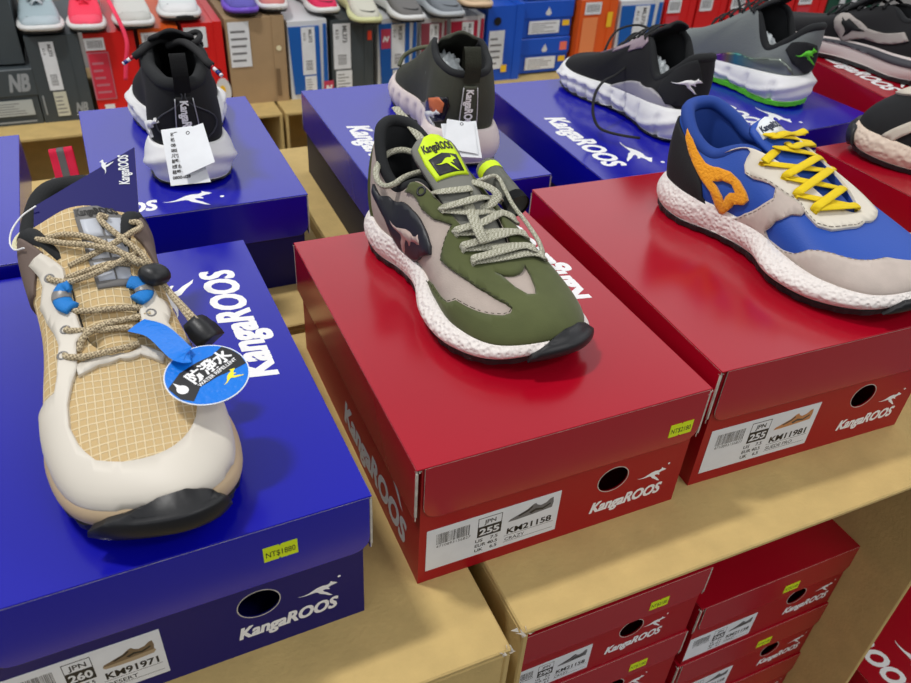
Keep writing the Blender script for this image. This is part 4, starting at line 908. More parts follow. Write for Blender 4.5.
def weave(name, c1, c2, sc):
    m = mat(name, c1, .9)
    n = m.node_tree.nodes; L = m.node_tree.links; p = n['Principled BSDF']; t = n.new('ShaderNodeTexCoord')
    k = n.new('ShaderNodeTexChecker'); k.inputs['Scale'].default_value = sc; k.inputs['Color1'].default_value = (*lin(c1), 1); k.inputs['Color2'].default_value = (*lin(c2), 1)
    mp = n.new('ShaderNodeMapping'); mp.inputs['Rotation'].default_value = (.6, .5, .78); L.new(t.outputs['Object'], mp.inputs['Vector']); L.new(mp.outputs[0], k.inputs['Vector'])
    L.new(k.outputs['Color'], p.inputs['Base Color']); b = n.new('ShaderNodeBump'); b.inputs['Strength'].default_value = .5; b.inputs['Distance'].default_value = .0005
    L.new(k.outputs['Fac'], b.inputs['Height']); L.new(b.outputs[0], p.inputs['Normal'])
    return m
LCG = weave('flat_sage_grey_lace', (190, 188, 170), (142, 140, 120), 700)
NEON = mat('neon_yellow_label', (206, 236, 10), .6)
STD = mat('dark_stitching', (60, 62, 40), .8); STL = mat('light_stitching', (150, 138, 128), .8)

def roo_px(o, u, v): return [(o[0]+x*u[0]+y*v[0], o[1]+x*u[1]+y*v[1]) for x, y in ROO]
def strap(sh, a, b, m, w=.004, lift=.0035, name='lace', sag=.0, flat=.3, n=5, thick=None):
    """flat lace between two shoe-space points, bowed slightly upward"""
    T3, T13, T8 = sh.top(3), sh.top(13), sh.top(8)
    nn = (T3-T8).cross(T13-T8).normalized(); nn = nn if nn.z > 0 else -nn
    a, b = V(a), V(b); pts = []
    for i in range(n+1):
        k = i/n; pts.append(a.lerp(b, k)+nn*(math.sin(math.pi*k)**.6*lift))
    d = (b-a).normalized()
    pts = [a-d*.001-nn*.003]+pts+[b+d*.001-nn*.003]
    path = catmull(pts, 4); bm = bmesh.new(); add_tube(bm, path, w, 10, flat=flat, up=nn)
    return bmobj(name, bm, m, sh.e, True)
def drape(sh, key, p, q, m, w=.004, lift=.003, name='lace', flat=.3, n=7, tuck=True):
    """flat lace lying over eyestay and tongue between two traced ends"""
    nn = nplane(sh)
    P = tp(sh, key)
    a, b = P[0], P[-1]
    Q = []
    for i, x in enumerate(P):
        c = a.lerp(b, i/n); d = (c-x).dot(nn); Q.append(x+nn*max(0, d))
    S_ = [Q[0]]+[(Q[i-1]+Q[i]*2+Q[i+1])/4 for i in range(1, n)]+[Q[-1]]
    d = (b-a).normalized()
    if tuck: S_ = [a-d*.0012-nn*.004]+S_+[b+d*.0012-nn*.004]
    bm = bmesh.new(); add_tube(bm, catmull(S_, 4), w, 10, flat=flat, up=nn)
    return bmobj(name, bm, m, sh.e, True)
def nplane(sh):
    T3, T13, T8 = sh.top(3), sh.top(13), sh.top(8)
    nn = (T3-T8).cross(T13-T8).normalized(); return nn if nn.z > 0 else -nn

# ------------------------------------------------ olive sneaker
FIT = dict(ty={3:-.075,4:-.052,5:-.036,6:-.026,7:-.012,8:.028,9:.07,10:.088,11:.098,12:.100,13:.095},
           tz={0:.43,1:.415,15:.415,14:.36,2:.33,4:.33,12:.33,5:.30,11:.30,6:.265,10:.265,7:.225,9:.225,8:.205},
           zb={8:.06,7:.028,9:.03}, tx={8:.665})
s1 = Shoe('sneaker', 'olive green and grey sneaker with tied grey laces on the centre red box', .252, (.092, .303, .1203), R(-81), ws=1.18, so={3:.012,4:.028,5:.045,6:.036}, **FIT)
s1.upper(OLG); s1.lining(BLKM, padr=.020)
s1.tongue(mat('tongue_grey', (120, 120, 112), .85), tip=(.215, .03, .44), w0=.055, w1=.085)
s1.sole(FOAM, RUBK)
ol = tr(s1, 's1_olive', [])
win = tr(s1, 's1_window', [])
s1.panel('suede_overlay', ol, OLV, th=.0014, holes=[win])
s1.stitch([ (a, t+.012) for a, t in ol[8:24]], STD, closed=False, off=.0024)
s1.stitch(ol[0:14], STD, closed=False, off=.0024)
nv = tr(s1, 's1_patch', [])
pt = s1.panel('logo_patch', nv, NVL, th=.0016)
s1.panel('roo_logo', tr(s1, 's1_roo', []), SILV, off=.0016, th=.0012, parent=pt, step=(.3, .1))
s1.panel('heel_counter', [(-2.2,.02),(-1,.02),(0,.02),(1.0,.02),(1.5,.02),(1.2,.35),(.9,.62),(.5,.8),(0,.85),(-.5,.8),(-.9,.62),(-1.5,.4)], OLV, th=.0014)
s1.panel('toe_bumper', [(7.4,-.75),(7.7,-.97),(8,-.98),(8.5,-.97),(8.9,-.9),(8.95,-.3),(8.75,.08),(8.35,.16),(8.0,.16),(7.8,.10),(7.62,-.05),(7.45,-.35)], RUBK, off=.001, th=.0025, surf=s1.PX, step=(.1, .12))
# tongue label
tl = s1.panel('tongue_label', [(.70,-.8),(.82,-.85),(.93,-.8),(.99,-.45),(1.0,0),(.99,.45),(.93,.8),(.82,.85),(.70,.8)], NEON, off=.0002, th=.0012, surf=s1.TP, step=(.06, .2))
bm = bmesh.new()
def on_tongue(sh, bm, add, u0, v0, su, sv, off=.0018, flip=1):
    """bend flat artwork (x across the tongue, y up) onto the tongue"""
    n0 = len(bm.verts); add(bm)
    bm.verts.ensure_lookup_table()
    for v in bm.verts[n0:]: v.co = sh.TP(u0+v.co.y*su, v0+v.co.x*sv, off+v.co.z)
on_tongue(s1, bm, lambda b: add_text(b, 'KangaROOS', Matrix.Identity(4), 1, bold=.04, width=4.6, center=True), .885, 0, .075, .30)
bmobj('label_lettering', bm, INK, tl)
s1.panel('label_window', [(.72,-.62),(.84,-.66),(.86,0),(.84,.66),(.72,.62)], NVL, off=.0012, th=.0006, surf=s1.TP, step=(.05, .2), parent=tl)
bm = bmesh.new(); on_tongue(s1, bm, lambda b: add_prism(b, [(x-.5, y-.5) for x, y in ROO], Matrix.Identity(4), 0, .0001), .78, 0, .12, 1.0, .0022)
bmobj('label_roo', bm, NEON, tl)
# eyelets
def eyelet(sh, a, t, m, r=.0032, name='eyelet', off=.0022, surf=None):
    p = (surf or sh.P)(a, t, off); n = sh.N(a, t); x = n.orthogonal().normalized(); y = n.cross(x)
    bm = bmesh.new(); c = [p+(x*math.cos(q*math.pi/7)+y*math.sin(q*math.pi/7))*r for q in range(14)]; c.append(c[0])
    add_tube(bm, c, r*.3, 6, cap=False); return bmobj(name, bm, m, sh.e, True)
# laces: rungs then the bow
for i in range(5):
    drape(s1, 's1_r%d' % i, None, None, LCG, .0041, .0035)
    if i: drape(s1, 's1_x%d' % i, None, None, LCG, .0041, .0065)
nn1 = nplane(s1)
def free(sh, key, pts, m, w, flat, n=6, name='lace', up=None):
    P = tp(sh, key, []); path = catmull(P, n); bm = bmesh.new(); add_tube(bm, path, w, 10, flat=flat, up=up); return bmobj(name, bm, m, sh.e, True)
free(s1, 's1_f1', [], LCG, .0042, .3, up=nn1+V((.3,0,0)), name='lace_end')
free(s1, 's1_f2', [], LCG, .0029, .8, name='bow_loop')
free(s1, 's1_f3', [], LCG, .0042, .35, up=nn1, name='bow_loop')
free(s1, 's1_f4', [], LCG, .0048, .3, up=nn1, name='lace_end')
free(s1, 's1_f5', [], LCG, .0020, .8, name='lace_cord')
free(s1, 's1_f6', [], LCG, .0062, .75, name='knot')
# webbing loop on the inner side of the collar, its dark hollow end towards the right
P = tp(s1, 's1_tube', [])
bm = bmesh.new(); add_tube(bm, catmull(P, 4), .0105, 16, cap=False); bmesh.ops.solidify(bm, geom=bm.faces[:], thickness=.0014)
bmobj('webbing_loop', bm, mat('grey_webbing', (140, 142, 132), .85), s1.e, True)
bm = bmesh.new(); add_tube(bm, [P[3]+(P[3]-P[2])*k for k in (-.45, .12)], .0112, 16, cap=False); bmesh.ops.solidify(bm, geom=bm.faces[:], thickness=.003); bmobj('loop_rim', bm, BLKM, s1.e, True)
bm = bmesh.new(); add_tube(bm, [P[0].lerp(P[1], k) for k in (.2, .6)], .0110, 16, cap=False); bmobj('neon_stripe', bm, NEON, s1.e, True)
for i, (a, t) in enumerate(((4.3, .90), )): eyelet(s1, a, t, RUBK, .0036)

# ------------------------------------------------ blue sneaker
GSU = mat('light_grey_suede', (196, 182, 172), .95, bump=('noise', 900, .35, .0004), noise=(60, .10), sheen=.2)
OWL = mat('off_white_eyestay', (220, 212, 196), .8, bump=('noise', 500, .2, .0003))
BLM = mat('cobalt_mesh', (24, 74, 170), .6, bump=('voronoi', 900, .3, .0004))
BLS = mat('cobalt_lining', (20, 62, 146), .75, bump=('noise', 300, .2, .0005))
ORF = mat('orange_flocked_logo', (238, 158, 30), .95, bump=('noise', 420, .9, .002), sheen=.3)
YLC = mat('yellow_lace', (240, 208, 16), .85, bump=('wave', 500, .5, .0005))
BKS = mat('black_heel_mesh', (24, 25, 27), .8, bump=('voronoi', 800, .4, .0004))
FIT2 = dict(FIT); FIT2['tz'] = {**FIT['tz'], **{0:.365,1:.355,15:.37,2:.30,14:.335,3:.265,13:.29,4:.315}}
s2 = Shoe('sneaker', 'blue and light grey sneaker with yellow laces and an orange side logo', .275, (.392, .271, .1258), R(-76), ws=1.33, so={3:.010,4:.026,5:.058,6:.040}, **FIT2)
s2.upper(BLM); s2.lining(BLS, padr=.024)
s2.tongue(BLM, tip=(.27, .035, .385), w0=.055, w1=.080)
s2.sole(FOAM, RUBK)
su = tr(s2, 's2_suede', [])
s2.panel('mudguard_overlay', su, GSU, th=.0013)
s2.stitch([(a, t-.02) for a, t in su[0:6]], STL, closed=False, off=.0024); s2.stitch(su[20:33], STL, closed=False, off=.0024)
ey = tr(s2, 's2_eyestay', [])
s2.panel('eyestay_overlay', ey, OWL, off=.0010, th=.0014)
s2.stitch([(a, t+.02) for a, t in ey[4:14]], STL, closed=False, off=.0030)
og = tr(s2, 's2_orange', [])
oh = tr(s2, 's2_orangeh', [])
s2.panel('side_logo', og, ORF, off=.0010, th=.0022, holes=[oh], step=(.12, .06))
hb = tr(s2, 's2_heel', [])
s2.panel('heel_counter', hb, BKS, th=.0012)
s2.panel('toe_bumper', [(7.05,-.75),(7.5,-.97),(8,-.98),(8.5,-.97),(8.9,-.9),(8.95,-.3),(8.75,.12),(8.35,.26),(8.0,.30),(7.7,.20),(7.4,.0),(7.2,-.35)], RUBK, off=.001, th=.0025, surf=s2.PX, step=(.1, .12))
for i in range(5): drape(s2, 's2_r%d' % i, None, None, YLC, .0040, .0042)
for i in range(5): drape(s2, 's2_x%d' % i, None, None, YLC, .0042, .0075)
drape(s2, 's2_b', None, None, YLC, .0042, .006)
tl = s2.panel('tongue_label', [(.86,-.85),(.95,-.8),(.99,-.45),(1.0,0),(.99,.45),(.95,.8),(.86,.85)], mat('white_tongue_label', (226, 230, 232), .6), off=.0002, th=.0012, surf=s2.TP, step=(.05, .2))
bm = bmesh.new(); on_tongue(s2, bm, lambda b: add_text(b, 'KangaROOS', Matrix.Identity(4), 1, bold=.04, width=4.8, center=True), .90, 0, .07, .30)
bmobj('label_lettering', bm, mat('navy_print', (20, 30, 60), .6), tl)

# ------------------------------------------------ beige trail shoe
TPU = mat('off_white_overlay', (210, 203, 190), .55, noise=(12, .04))
def ripstop():
    m = mat('beige_ripstop', (196, 170, 122), .9, noise=(120, .05))
    n = m.node_tree.nodes; L = m.node_tree.links; p = n['Principled BSDF']; t = n.new('ShaderNodeTexCoord')
    mp = n.new('ShaderNodeMapping'); mp.inputs['Rotation'].default_value = (0, 0, .1); L.new(t.outputs['Object'], mp.inputs['Vector'])
    hs = []
    for d, sc in (('X', 58), ('Y', 66)):
        w = n.new('ShaderNodeTexWave'); w.bands_direction = d; w.wave_type = 'BANDS'; w.inputs['Scale'].default_value = sc; w.inputs['Distortion'].default_value = .6; w.inputs['Detail'].default_value = 1
        L.new(mp.outputs[0], w.inputs['Vector']); r = n.new('ShaderNodeMapRange'); r.inputs['From Min'].default_value = .82; r.inputs['From Max'].default_value = 1; L.new(w.outputs['Fac'], r.inputs['Value']); hs.append(r)
    a = n.new('ShaderNodeMath'); a.operation = 'MAXIMUM'; L.new(hs[0].outputs[0], a.inputs[0]); L.new(hs[1].outputs[0], a.inputs[1])
    mx = n.new('ShaderNodeMix'); mx.data_type = 'RGBA'; mx.inputs['A'].default_value = (*lin((196, 168, 120)), 1); mx.inputs['B'].default_value = (*lin((226, 206, 164)), 1)
    L.new(a.outputs[0], mx.inputs['Factor']); L.new(mx.outputs['Result'], p.inputs['Base Color'])
    b = n.new('ShaderNodeBump'); b.inputs['Strength'].default_value = .8; b.inputs['Distance'].default_value = .0008; L.new(a.outputs[0], b.inputs['Height']); L.new(b.outputs[0], p.inputs['Normal'])
    return m
RIP = ripstop()
TAUPE = mat('taupe_collar_fabric', (108, 92, 84), .8); CORD = weave('speckled_bungee_cord', (204, 188, 154), (132, 116, 92), 760)
SBLUE = mat('sky_blue_webbing', (10, 120, 200), .7, bump=('wave', 300, .4, .0006)); CREAM = mat('cream_disc', (222, 216, 178), .45); TSOL = mat('tan_tread_rubber', (196, 172, 138), .7)
s3 = Shoe('trail_shoe', 'beige trail shoe with bungee laces and hang tags on the left blue box', .3068, (-.1696, .2959, .1171), R(-86),
          ty={2:-.115,3:-.125,4:-.115,5:-.055,6:-.055,7:-.045,8:.01,9:.05,10:.065,11:.075,12:.112,13:.135,14:.12,1:-.07,15:.07},
          tx={4:.28,12:.28,5:.38,11:.38,6:.48,10:.48,7:.57,9:.57,8:.61},
          tz={0:.30,1:.30,15:.30,14:.26,2:.26,3:.25,13:.25,4:.31,12:.31,5:.27,11:.27,6:.235,10:.235,7:.20,9:.20,8:.185}, zb={8:.05,7:.025,9:.025}, so=[.016,.016,.012,.006,.006,.010,.012,.012,.012,.014,.016,.014,.008,.008,.014,.016])
s3.upper(RIP); s3.lining(BLKM, padr=.026, a_lo=-4.9, a_hi=4.9); s3.tongue(RIP, tip=(.245, .0, .345), w0=.065, w1=.115, arch=.03)
s3.sole(TSOL, RUBK)
mg = tr(s3, 's3_mud', [])
s3.panel('overlay_mudguard', mg, TPU, th=.0015)
s3.panel('throat_trim', tr(s3, 's3_trim', []), TPU, off=.0008, th=.0015)
s3.panel('overlay_eyestay', tr(s3, 's3_eye2', []), TPU, th=.0015)
s3.panel('collar_panel', [(1.2,.35),(2.2,.3),(3.4,.25),(4.4,.62),(4.5,.97),(3.6,.97),(2.6,.97),(1.4,.97)], TAUPE, th=.001)
s3.panel('collar_panel', [(14.8,.35),(13.8,.3),(12.6,.25),(11.6,.62),(11.5,.97),(12.4,.97),(13.4,.97),(14.6,.97)], TAUPE, th=.001)
s3.panel('toe_bumper', [(7.10,-.72),(7.35,-.85),(8,-.90),(8.4,-.84),(8.6,-.6),(8.58,-.25),(8.42,.06),(8.1,.13),(7.8,.12),(7.5,.04),(7.28,-.15),(7.12,-.45)], RUBK, off=.0030, th=.0025, surf=s3.PX, step=(.1, .12))
GRF = mat('reflective_grey', (120, 118, 116), .35)
s3.panel('reflective_spot', tr(s3, 's3_r1', []), GRF, off=.0015, th=.0006)
s3.panel('reflective_spot', tr(s3, 's3_r2', []), GRF, off=.0015, th=.0006)
tl = s3.panel('tongue_label', [(.50,-.1),(.98,-.1),(.99,.5),(.93,.8),(.50,.8)], mat('grey_tongue_label', (112, 110, 108), .7), off=.0002, th=.001, surf=s3.TP, step=(.05, .15))
SLV = mat('silver_tongue_patch', (186, 190, 198), .45)
for k in range(3):
    for j in range(2): s3.panel('silver_patch', [(.54+.13*k-.0,-.02+.40*j),(.65+.13*k,-.02+.40*j),(.65+.13*k,.34+.40*j),(.54+.13*k,.34+.40*j)], SLV, off=.0012, th=.0004, surf=s3.TP, step=(.06, .2), parent=tl)
bm = bmesh.new(); on_tongue(s3, bm, lambda b: add_text(b, 'KangaROOS', Matrix.Identity(4), 1, bold=.05, width=4.4, center=True), .935, .34, .055, .19, .0016)
bmobj('label_lettering', bm, INK, tl)
def cord(sh, key, pts, m, r=.0021, lift=.006, name='bungee_cord', lifts=None):
    P = tp(sh, key)
    bm = bmesh.new(); add_tube(bm, catmull(P, 6), r, 8); return bmobj(name, bm, m, sh.e, True)
cord(s3, 's3_c1', [], CORD, lifts=[.005,.004,.005,.007,.009,.010])
cord(s3, 's3_c2', [], CORD, lifts=[.0,.004,.006,.008,.009])
cord(s3, 's3_c3', [], CORD, lifts=[.006,.006,.006,.006,.005,.003,.0])
cord(s3, 's3_c4', [], CORD, lifts=[.003,.004,.004,.005,.007,.008,.008,.008,.010])
cord(s3, 's3_c5', [], CORD, lifts=[.008,.007,.007,.008])
cord(s3, 's3_c6', [], CORD, lifts=[.001,.003,.004,.006,.007,.004])
cord(s3, 's3_c6b', [], CORD, lifts=[.001,.003,.004,.002])
cord(s3, 's3_c7', [], CORD, lifts=[.001,.004,.004,.001])
cord(s3, 's3_c8', [], CORD, lifts=[.001,.003,.004,.004,.001])
cord(s3, 's3_c9', [], CORD, lifts=[.0,.003,.004,.004,.001])
cord(s3, 's3_c10', [], CORD, lifts=[.001,.003,.004,.004,.003])
def eye_px(sh, key, px, m, r, **k):
    a, t = tr(sh, key, [])[0]; return eyelet(sh, a, t, m, r, **k)
for i, p in enumerate([(51,280),(67,332),(64,358),(151,315),(152,337),(166,337)]): eye_px(s3, 's3_e%d' % i, None, GRF, .0028)
# cream discs that carry the top of the cord
for i, (p, l) in enumerate((((22,241), .0), ((133,226), .0))):
    P = tp(s3, 's3_d%d' % i, [])[0]
    sg = -1 if i == 0 else 1
    bm = bmesh.new(); M = Matrix.Translation(P) @ V((.25, .55*sg, .8)).to_track_quat('Z', 'Y').to_matrix().to_4x4()
    add_prism(bm, ellipse(0, 0, .0072, .0078, 24), M, -.002, .0012); add_tube(bm, [M @ V((.004*math.cos(q*.6), .004*math.sin(q*.6), .0016)) for q in range(12)], .0006, 6)
    bmobj('cord_disc', bm, CREAM, s3.e)
# blue webbing keepers, each with a grey stripe
for i, pts in enumerate(([(215,328),(198,340),(190,365),(200,390),(222,400)], [(395,320),(425,325),(440,345),(438,362),(418,375)])):
    P = tp(s3, 's3_b%d' % i, [], True); bm = bmesh.new(); add_tube(bm, catmull(P, 5), .0058, 10, flat=.45, up=nplane(s3)); kp = bmobj('webbing_keeper', bm, SBLUE, s3.e, True)
    bm = bmesh.new(); c_ = catmull(P, 5); add_tube(bm, c_[8:13], .0060, 10, flat=.5, up=nplane(s3), cap=False); bmobj('grey_stripe', bm, GRF, kp, True)
# black cord lock and cord end
P = tp(s3, 's3_tg', [], True)
bm = bmesh.new(); c_ = [P[0].lerp(P[1], k/8) for k in range(9)]; add_tube(bm, c_, 0, 14, flat=.7, up=nplane(s3), radii=[.004, .0078, .0092, .0096, .0096, .0096, .0092, .0078, .004]); bmobj('cord_lock', bm, RUBK, s3.e, True)
P = tp(s3, 's3_ce', [])
bm = bmesh.new(); c_ = [P[0].lerp(P[1], k/6) for k in range(7)]; add_tube(bm, c_, 0, 4, flat=.6, up=nplane(s3), radii=[.0075, .009, .0095, .0105, .0105, .0105, .010]); bmobj('cord_end_clip', bm, RUBK, s3.e)
# ------------------------------------------------ tags and pull tab of the trail shoe
NVC = mat('navy_tag_card', (12, 8, 92), .6, spec=.25); TAGB = mat('droplet_blue_card', (10, 118, 220), .3, bump=('voronoi', 350, .6, .0006)); TAGK = mat('tag_black', (26, 26, 28), .4)
def cached(key, _=None): return [V(p) for p in UVS[key]]
# round water repellent tag: lies over the inner side of the toe
cw, rx, up_ = cached('tag_c', None)
tg = empty('hang_tag', cw, label='round blue water repellent hang tag lying beside the toe of the beige trail shoe', cat='tag')
xr = (rx-cw); xr.z = 0; Rr = .0245; ang = math.atan2(xr.y, xr.x)
M = Matrix.Translation((0, 0, 0)) @ Matrix.Rotation(R(8), 4, 'X') @ Matrix.Rotation(R(33), 4, 'Z')
bm = bmesh.new(); add_prism(bm, ellipse(0, 0, Rr, Rr, 48), M, -.0004, 0); bmobj('tag_disc', bm, mat('tag_white_edge', (225, 230, 235), .4), tg)
bm = bmesh.new(); add_prism(bm, ellipse(0, 0, Rr*.97, Rr*.97, 48), M, 0, .00015); disc = bmobj('disc_face', bm, TAGB, tg)
bm = bmesh.new()
def clip_r(x, y, k=.965):
    d = math.hypot(x, y); return (x, y) if d < Rr*k else (x/d*Rr*k, y/d*Rr*k)
band = [clip_r(-Rr, .35*Rr), clip_r(-.93*Rr, .10*Rr), clip_r(-.95*Rr, -.15*Rr), clip_r(-.8*Rr, -.42*Rr)]+[(-.4*Rr, -.20*Rr), (.1*Rr, -.26*Rr), (.5*Rr, -.38*Rr)]+[clip_r(.85*Rr, -.45*Rr), clip_r(.97*Rr, -.15*Rr), clip_r(.96*Rr, .15*Rr), clip_r(.9*Rr, .42*Rr)]+[(.5*Rr, .36*Rr), (.1*Rr, .46*Rr), (-.4*Rr, .50*Rr)]
add_prism(bm, list(reversed(band)) if False else band, M, .0001, .0003); bmobj('black_band', bm, TAGK, disc)
bm = bmesh.new(); add_text(bm, '防潑水', M @ Matrix.Translation((-.42*Rr, -.02*Rr, .0004)), Rr*.46, bold=.03, width=Rr*1.25)
add_text(bm, 'WATER REPELLENT', M @ Matrix.Translation((-.40*Rr, -.20*Rr, .0004)), Rr*.15, bold=.02, width=Rr*1.2)
drop = [(-.72*Rr+.13*Rr*math.sin(q*math.pi/8)*(1 if q < 16 else 1), .04*Rr-.15*Rr*math.cos(q*math.pi/8)) for q in range(16)]; drop[8] = (-.72*Rr, .36*Rr)
add_prism(bm, drop, M, .0003, .0005); bmobj('tag_lettering', bm, WHITE, disc)
bm = bmesh.new(); add_roo(bm, M @ Matrix.Translation((.05*Rr, -.82*Rr, .0003)) @ Matrix.Rotation(R(15), 4, 'Z'), Rr*.60, Rr*.42); bmobj('tag_roo', bm, mat('roo_yellow', (240, 226, 40), .5), disc)
# folded blue paper strip that ties it to the lace
P = cached('tag_s', None)
bm = bmesh.new(); add_tube(bm, catmull([p-cw for p in P], 5), .0075, 4, flat=.07, up=(0, 0, 1)); bmobj('tag_strip', bm, TAGB, tg)
for f in tg.children[-1].data.polygons: f.use_smooth = False
# navy folding card standing in the heel opening
P = cached('card', None)
P = [P[0], P[1], P[2], P[0]+(P[2]-P[1])]; o_ = (P[2]+P[3])/2; cd = empty('hang_tag', o_, label='navy card tag with a white roo standing behind the tongue of the beige shoe', cat='tag')
bm = bmesh.new(); n_ = (P[1]-P[0]).cross(P[3]-P[0]).normalized()*.0005
a_ = [bm.verts.new(p-o_+n_) for p in P]; b_ = [bm.verts.new(p-o_-n_) for p in P]
bm.faces.new(a_); bm.faces.new(list(reversed(b_)))
for i in range(4): bm.faces.new((a_[(i+1) % 4], a_[i], b_[i], b_[(i+1) % 4])).material_index = 1
bmesh.ops.recalc_face_normals(bm, faces=bm.faces); bmobj('tag_card', bm, [NVC, CORE], cd)
ux = (P[1]-P[0]).normalized(); uy0 = (P[0]-P[3]); uy = (uy0-ux*uy0.dot(ux)).normalized()
uy = (P[1]-P[2]).normalized(); ux = (ux-uy*ux.dot(uy)).normalized(); M = frame(P[1]-o_, ux, uy); M = M @ Matrix.Translation((-.0, 0, .0009 if (ux.cross(uy)).dot(CAM-o_) > 0 else -.0009))
bm = bmesh.new(); add_text(bm, 'KangaROOS', M @ Matrix.Translation((-.0050, -.036, 0)) @ Matrix.Rotation(R(90), 4, 'Z'), .010, bold=.03, width=.028)
add_roo(bm, M @ Matrix.Translation((-.0150, -.026, 0)) @ Matrix.Rotation(R(90), 4, 'Z'), .014, .010); bmobj('card_print', bm, WC, cd)
# white string from the card round the collar
P = cached('string', None)
bm = bmesh.new(); add_tube(bm, catmull([p-o_ for p in P], 6), .0006, 6); bmobj('tag_string', bm, WHITE, cd)
# pull tab
PKW = mat('hot_pink_webbing', (250, 44, 90), .8, bump=('wave', 600, .5, .0005))
P = cached('tab', None)
iM = s3.M.inverted(); Pl = [iM @ p for p in P]; side = iM.to_3x3() @ (CR+CU*.15).normalized()
side = side.normalized()
def band3(pth, w0, w1, th=.0008):
    bm = bmesh.new(); rows = []
    for p in pth: rows.append((bm.verts.new(p+side*w0), bm.verts.new(p+side*w1)))
    for a, b in zip(rows, rows[1:]): bm.faces.new((a[0], a[1], b[1], b[0]))
    bmesh.ops.solidify(bm, geom=bm.faces[:], thickness=th); return bm
lp = catmull([Pl[0], Pl[0].lerp(Pl[1], 0.630), Pl[1], Pl[2], Pl[2].lerp(Pl[3], 0.630), Pl[3]], 5)
tb = bmobj('pull_tab', band3(lp, -.0090, .0090), PKW, s3.e); bmobj('grey_stripe', band3([p+side*.0-(iM.to_3x3() @ CF)*.0006 for p in lp[:14]], -.0028, .0028), GRF, tb)
P = cached('hstrap', None)
bm = bmesh.new(); add_tube(bm, catmull([iM @ p for p in P], 5), .0035, 8, flat=.6); bmobj('heel_strap', bm, mat('grey_heel_webbing', (128, 124, 118), 0.892), s3.e, True)
# ------------------------------------------------------------------ second row sneakers
BLK = mat('black_knit', (20, 21, 23), .85, bump=('voronoi', 800, .3, .0004)); WHS = mat('white_eva_sole', (232, 232, 232), .5, noise=(30, .03))
BLC = mat('black_lace', (16, 16, 18), .8); GROLV = mat('dark_olive_knit', (64, 66, 54), .9, bump=('voronoi', 700, .5, .0005), noise=(60, .1))
GRK = mat('grey_green_mesh', (112, 118, 118), .8, bump=('voronoi', 600, .6, .0006)); LIME = mat('lime_green_rubber', (96, 206, 44), .5)
GTPU = mat('grey_tpu_cage', (170, 168, 172), .4); LILAC = mat('lilac_grey_print', (150, 132, 142), .5)
def irid():
    m = mat('iridescent_film', (90, 110, 130), .25, metal=.6)
    n = m.node_tree.nodes; L = m.node_tree.links; p = n['Principled BSDF']; t = n.new('ShaderNodeTexCoord'); sx = n.new('ShaderNodeSeparateXYZ'); L.new(t.outputs['Object'], sx.inputs[0])
    mr = n.new('ShaderNodeMapRange'); mr.inputs['From Min'].default_value = .06; mr.inputs['From Max'].default_value = .19; L.new(sx.outputs['X'], mr.inputs['Value'])
    r = n.new('ShaderNodeValToRGB'); L.new(mr.outputs[0], r.inputs[0]); e = r.color_ramp.elements
    e[0].position = 0; e[0].color = (*lin((128, 136, 128)), 1); e[1].position = 1; e[1].color = (*lin((120, 128, 130)), 1)
    for k, c in ((.15, (120, 150, 130)), (.30, (70, 150, 150)), (.40, (150, 130, 90)), (.48, (140, 70, 150)), (.60, (50, 70, 170)), (.78, (90, 90, 140))):
        x = e.new(k); x.color = (*lin(c), 1)
    L.new(r.outputs[0], p.inputs['Base Color']); return m
IRID = irid()
def grooves(marks, depth=.018, width=.15, wave=None):
    """deep vertical cuts in a chunky sole at the given stations, and a raised wave over the heel"""
    def f(a, v):
        o = 0
        for m in marks:
            d = abs((a-m+8) % 16-8)
            if d < width: o -= depth*(1-d/width)*(1 if v < .62 else max(0, 1-(v-.62)/.2))
        if wave:
            aa = a if a < 8 else 16-a
            h = .50+.30*math.cos(aa*1.15)
            o += .012*max(0, 1-abs(v-h)/.16)-.008*max(0, 1-abs(v-h+.28)/.16)
        return o
    return f
GM = [1.5, 2.6, 3.4, 4.0, 4.5, 5.0, 5.5, 6.0, 6.6, 7.2]; GM = GM+[16-x for x in GM]
CHUNK = dict(bz=[.155,.150,.140,.125,.115,.108,.105,.108,.118,.108,.105,.108,.115,.125,.140,.150], so=[.038,.036,.028,.018,.018,.026,.028,.026,.022,.026,.028,.024,.018,.018,.028,.036], out=.010)
def side_logo(sh, m, poly=None, where=None, name='roo_logo', off=.003, th=.0008, step=(.2, .1), parent=None):
    return sh.panel(name, poly, m, off=off, th=th, step=step, parent=parent)
def tied(sh, m, rows=5, w=.0022, flat=.5, t=.93, a0=4.3, a1=7.2, loops=True, lift=.004, base='lace'):
    nn = nplane(sh); d = max(0.0, 0)
    for i in range(rows):
        a = a0+(a1-a0)*i/(rows-1)
        A, B = sh.P(a, t, .003), sh.P(16-a, t, .003)
        mid = (A+B)/2+nn*(lift+.004); 
        bm = bmesh.new(); add_tube(bm, catmull([A-nn*.003, A, A.lerp(mid, .6)+nn*.002, mid, B.lerp(mid, .6)+nn*.002, B, B-nn*.003], 4), w, 8, flat=flat, up=nn); bmobj(base, bm, m, sh.e, True)
        if i < rows-1:
            a2 = a0+(a1-a0)*(i+1)/(rows-1); B2 = sh.P(16-a2, t, .003); mid = (A+B2)/2+nn*(lift+.006)
            bm = bmesh.new(); add_tube(bm, catmull([A, mid, B2], 5), w, 8, flat=flat, up=nn); bmobj(base, bm, m, sh.e, True)


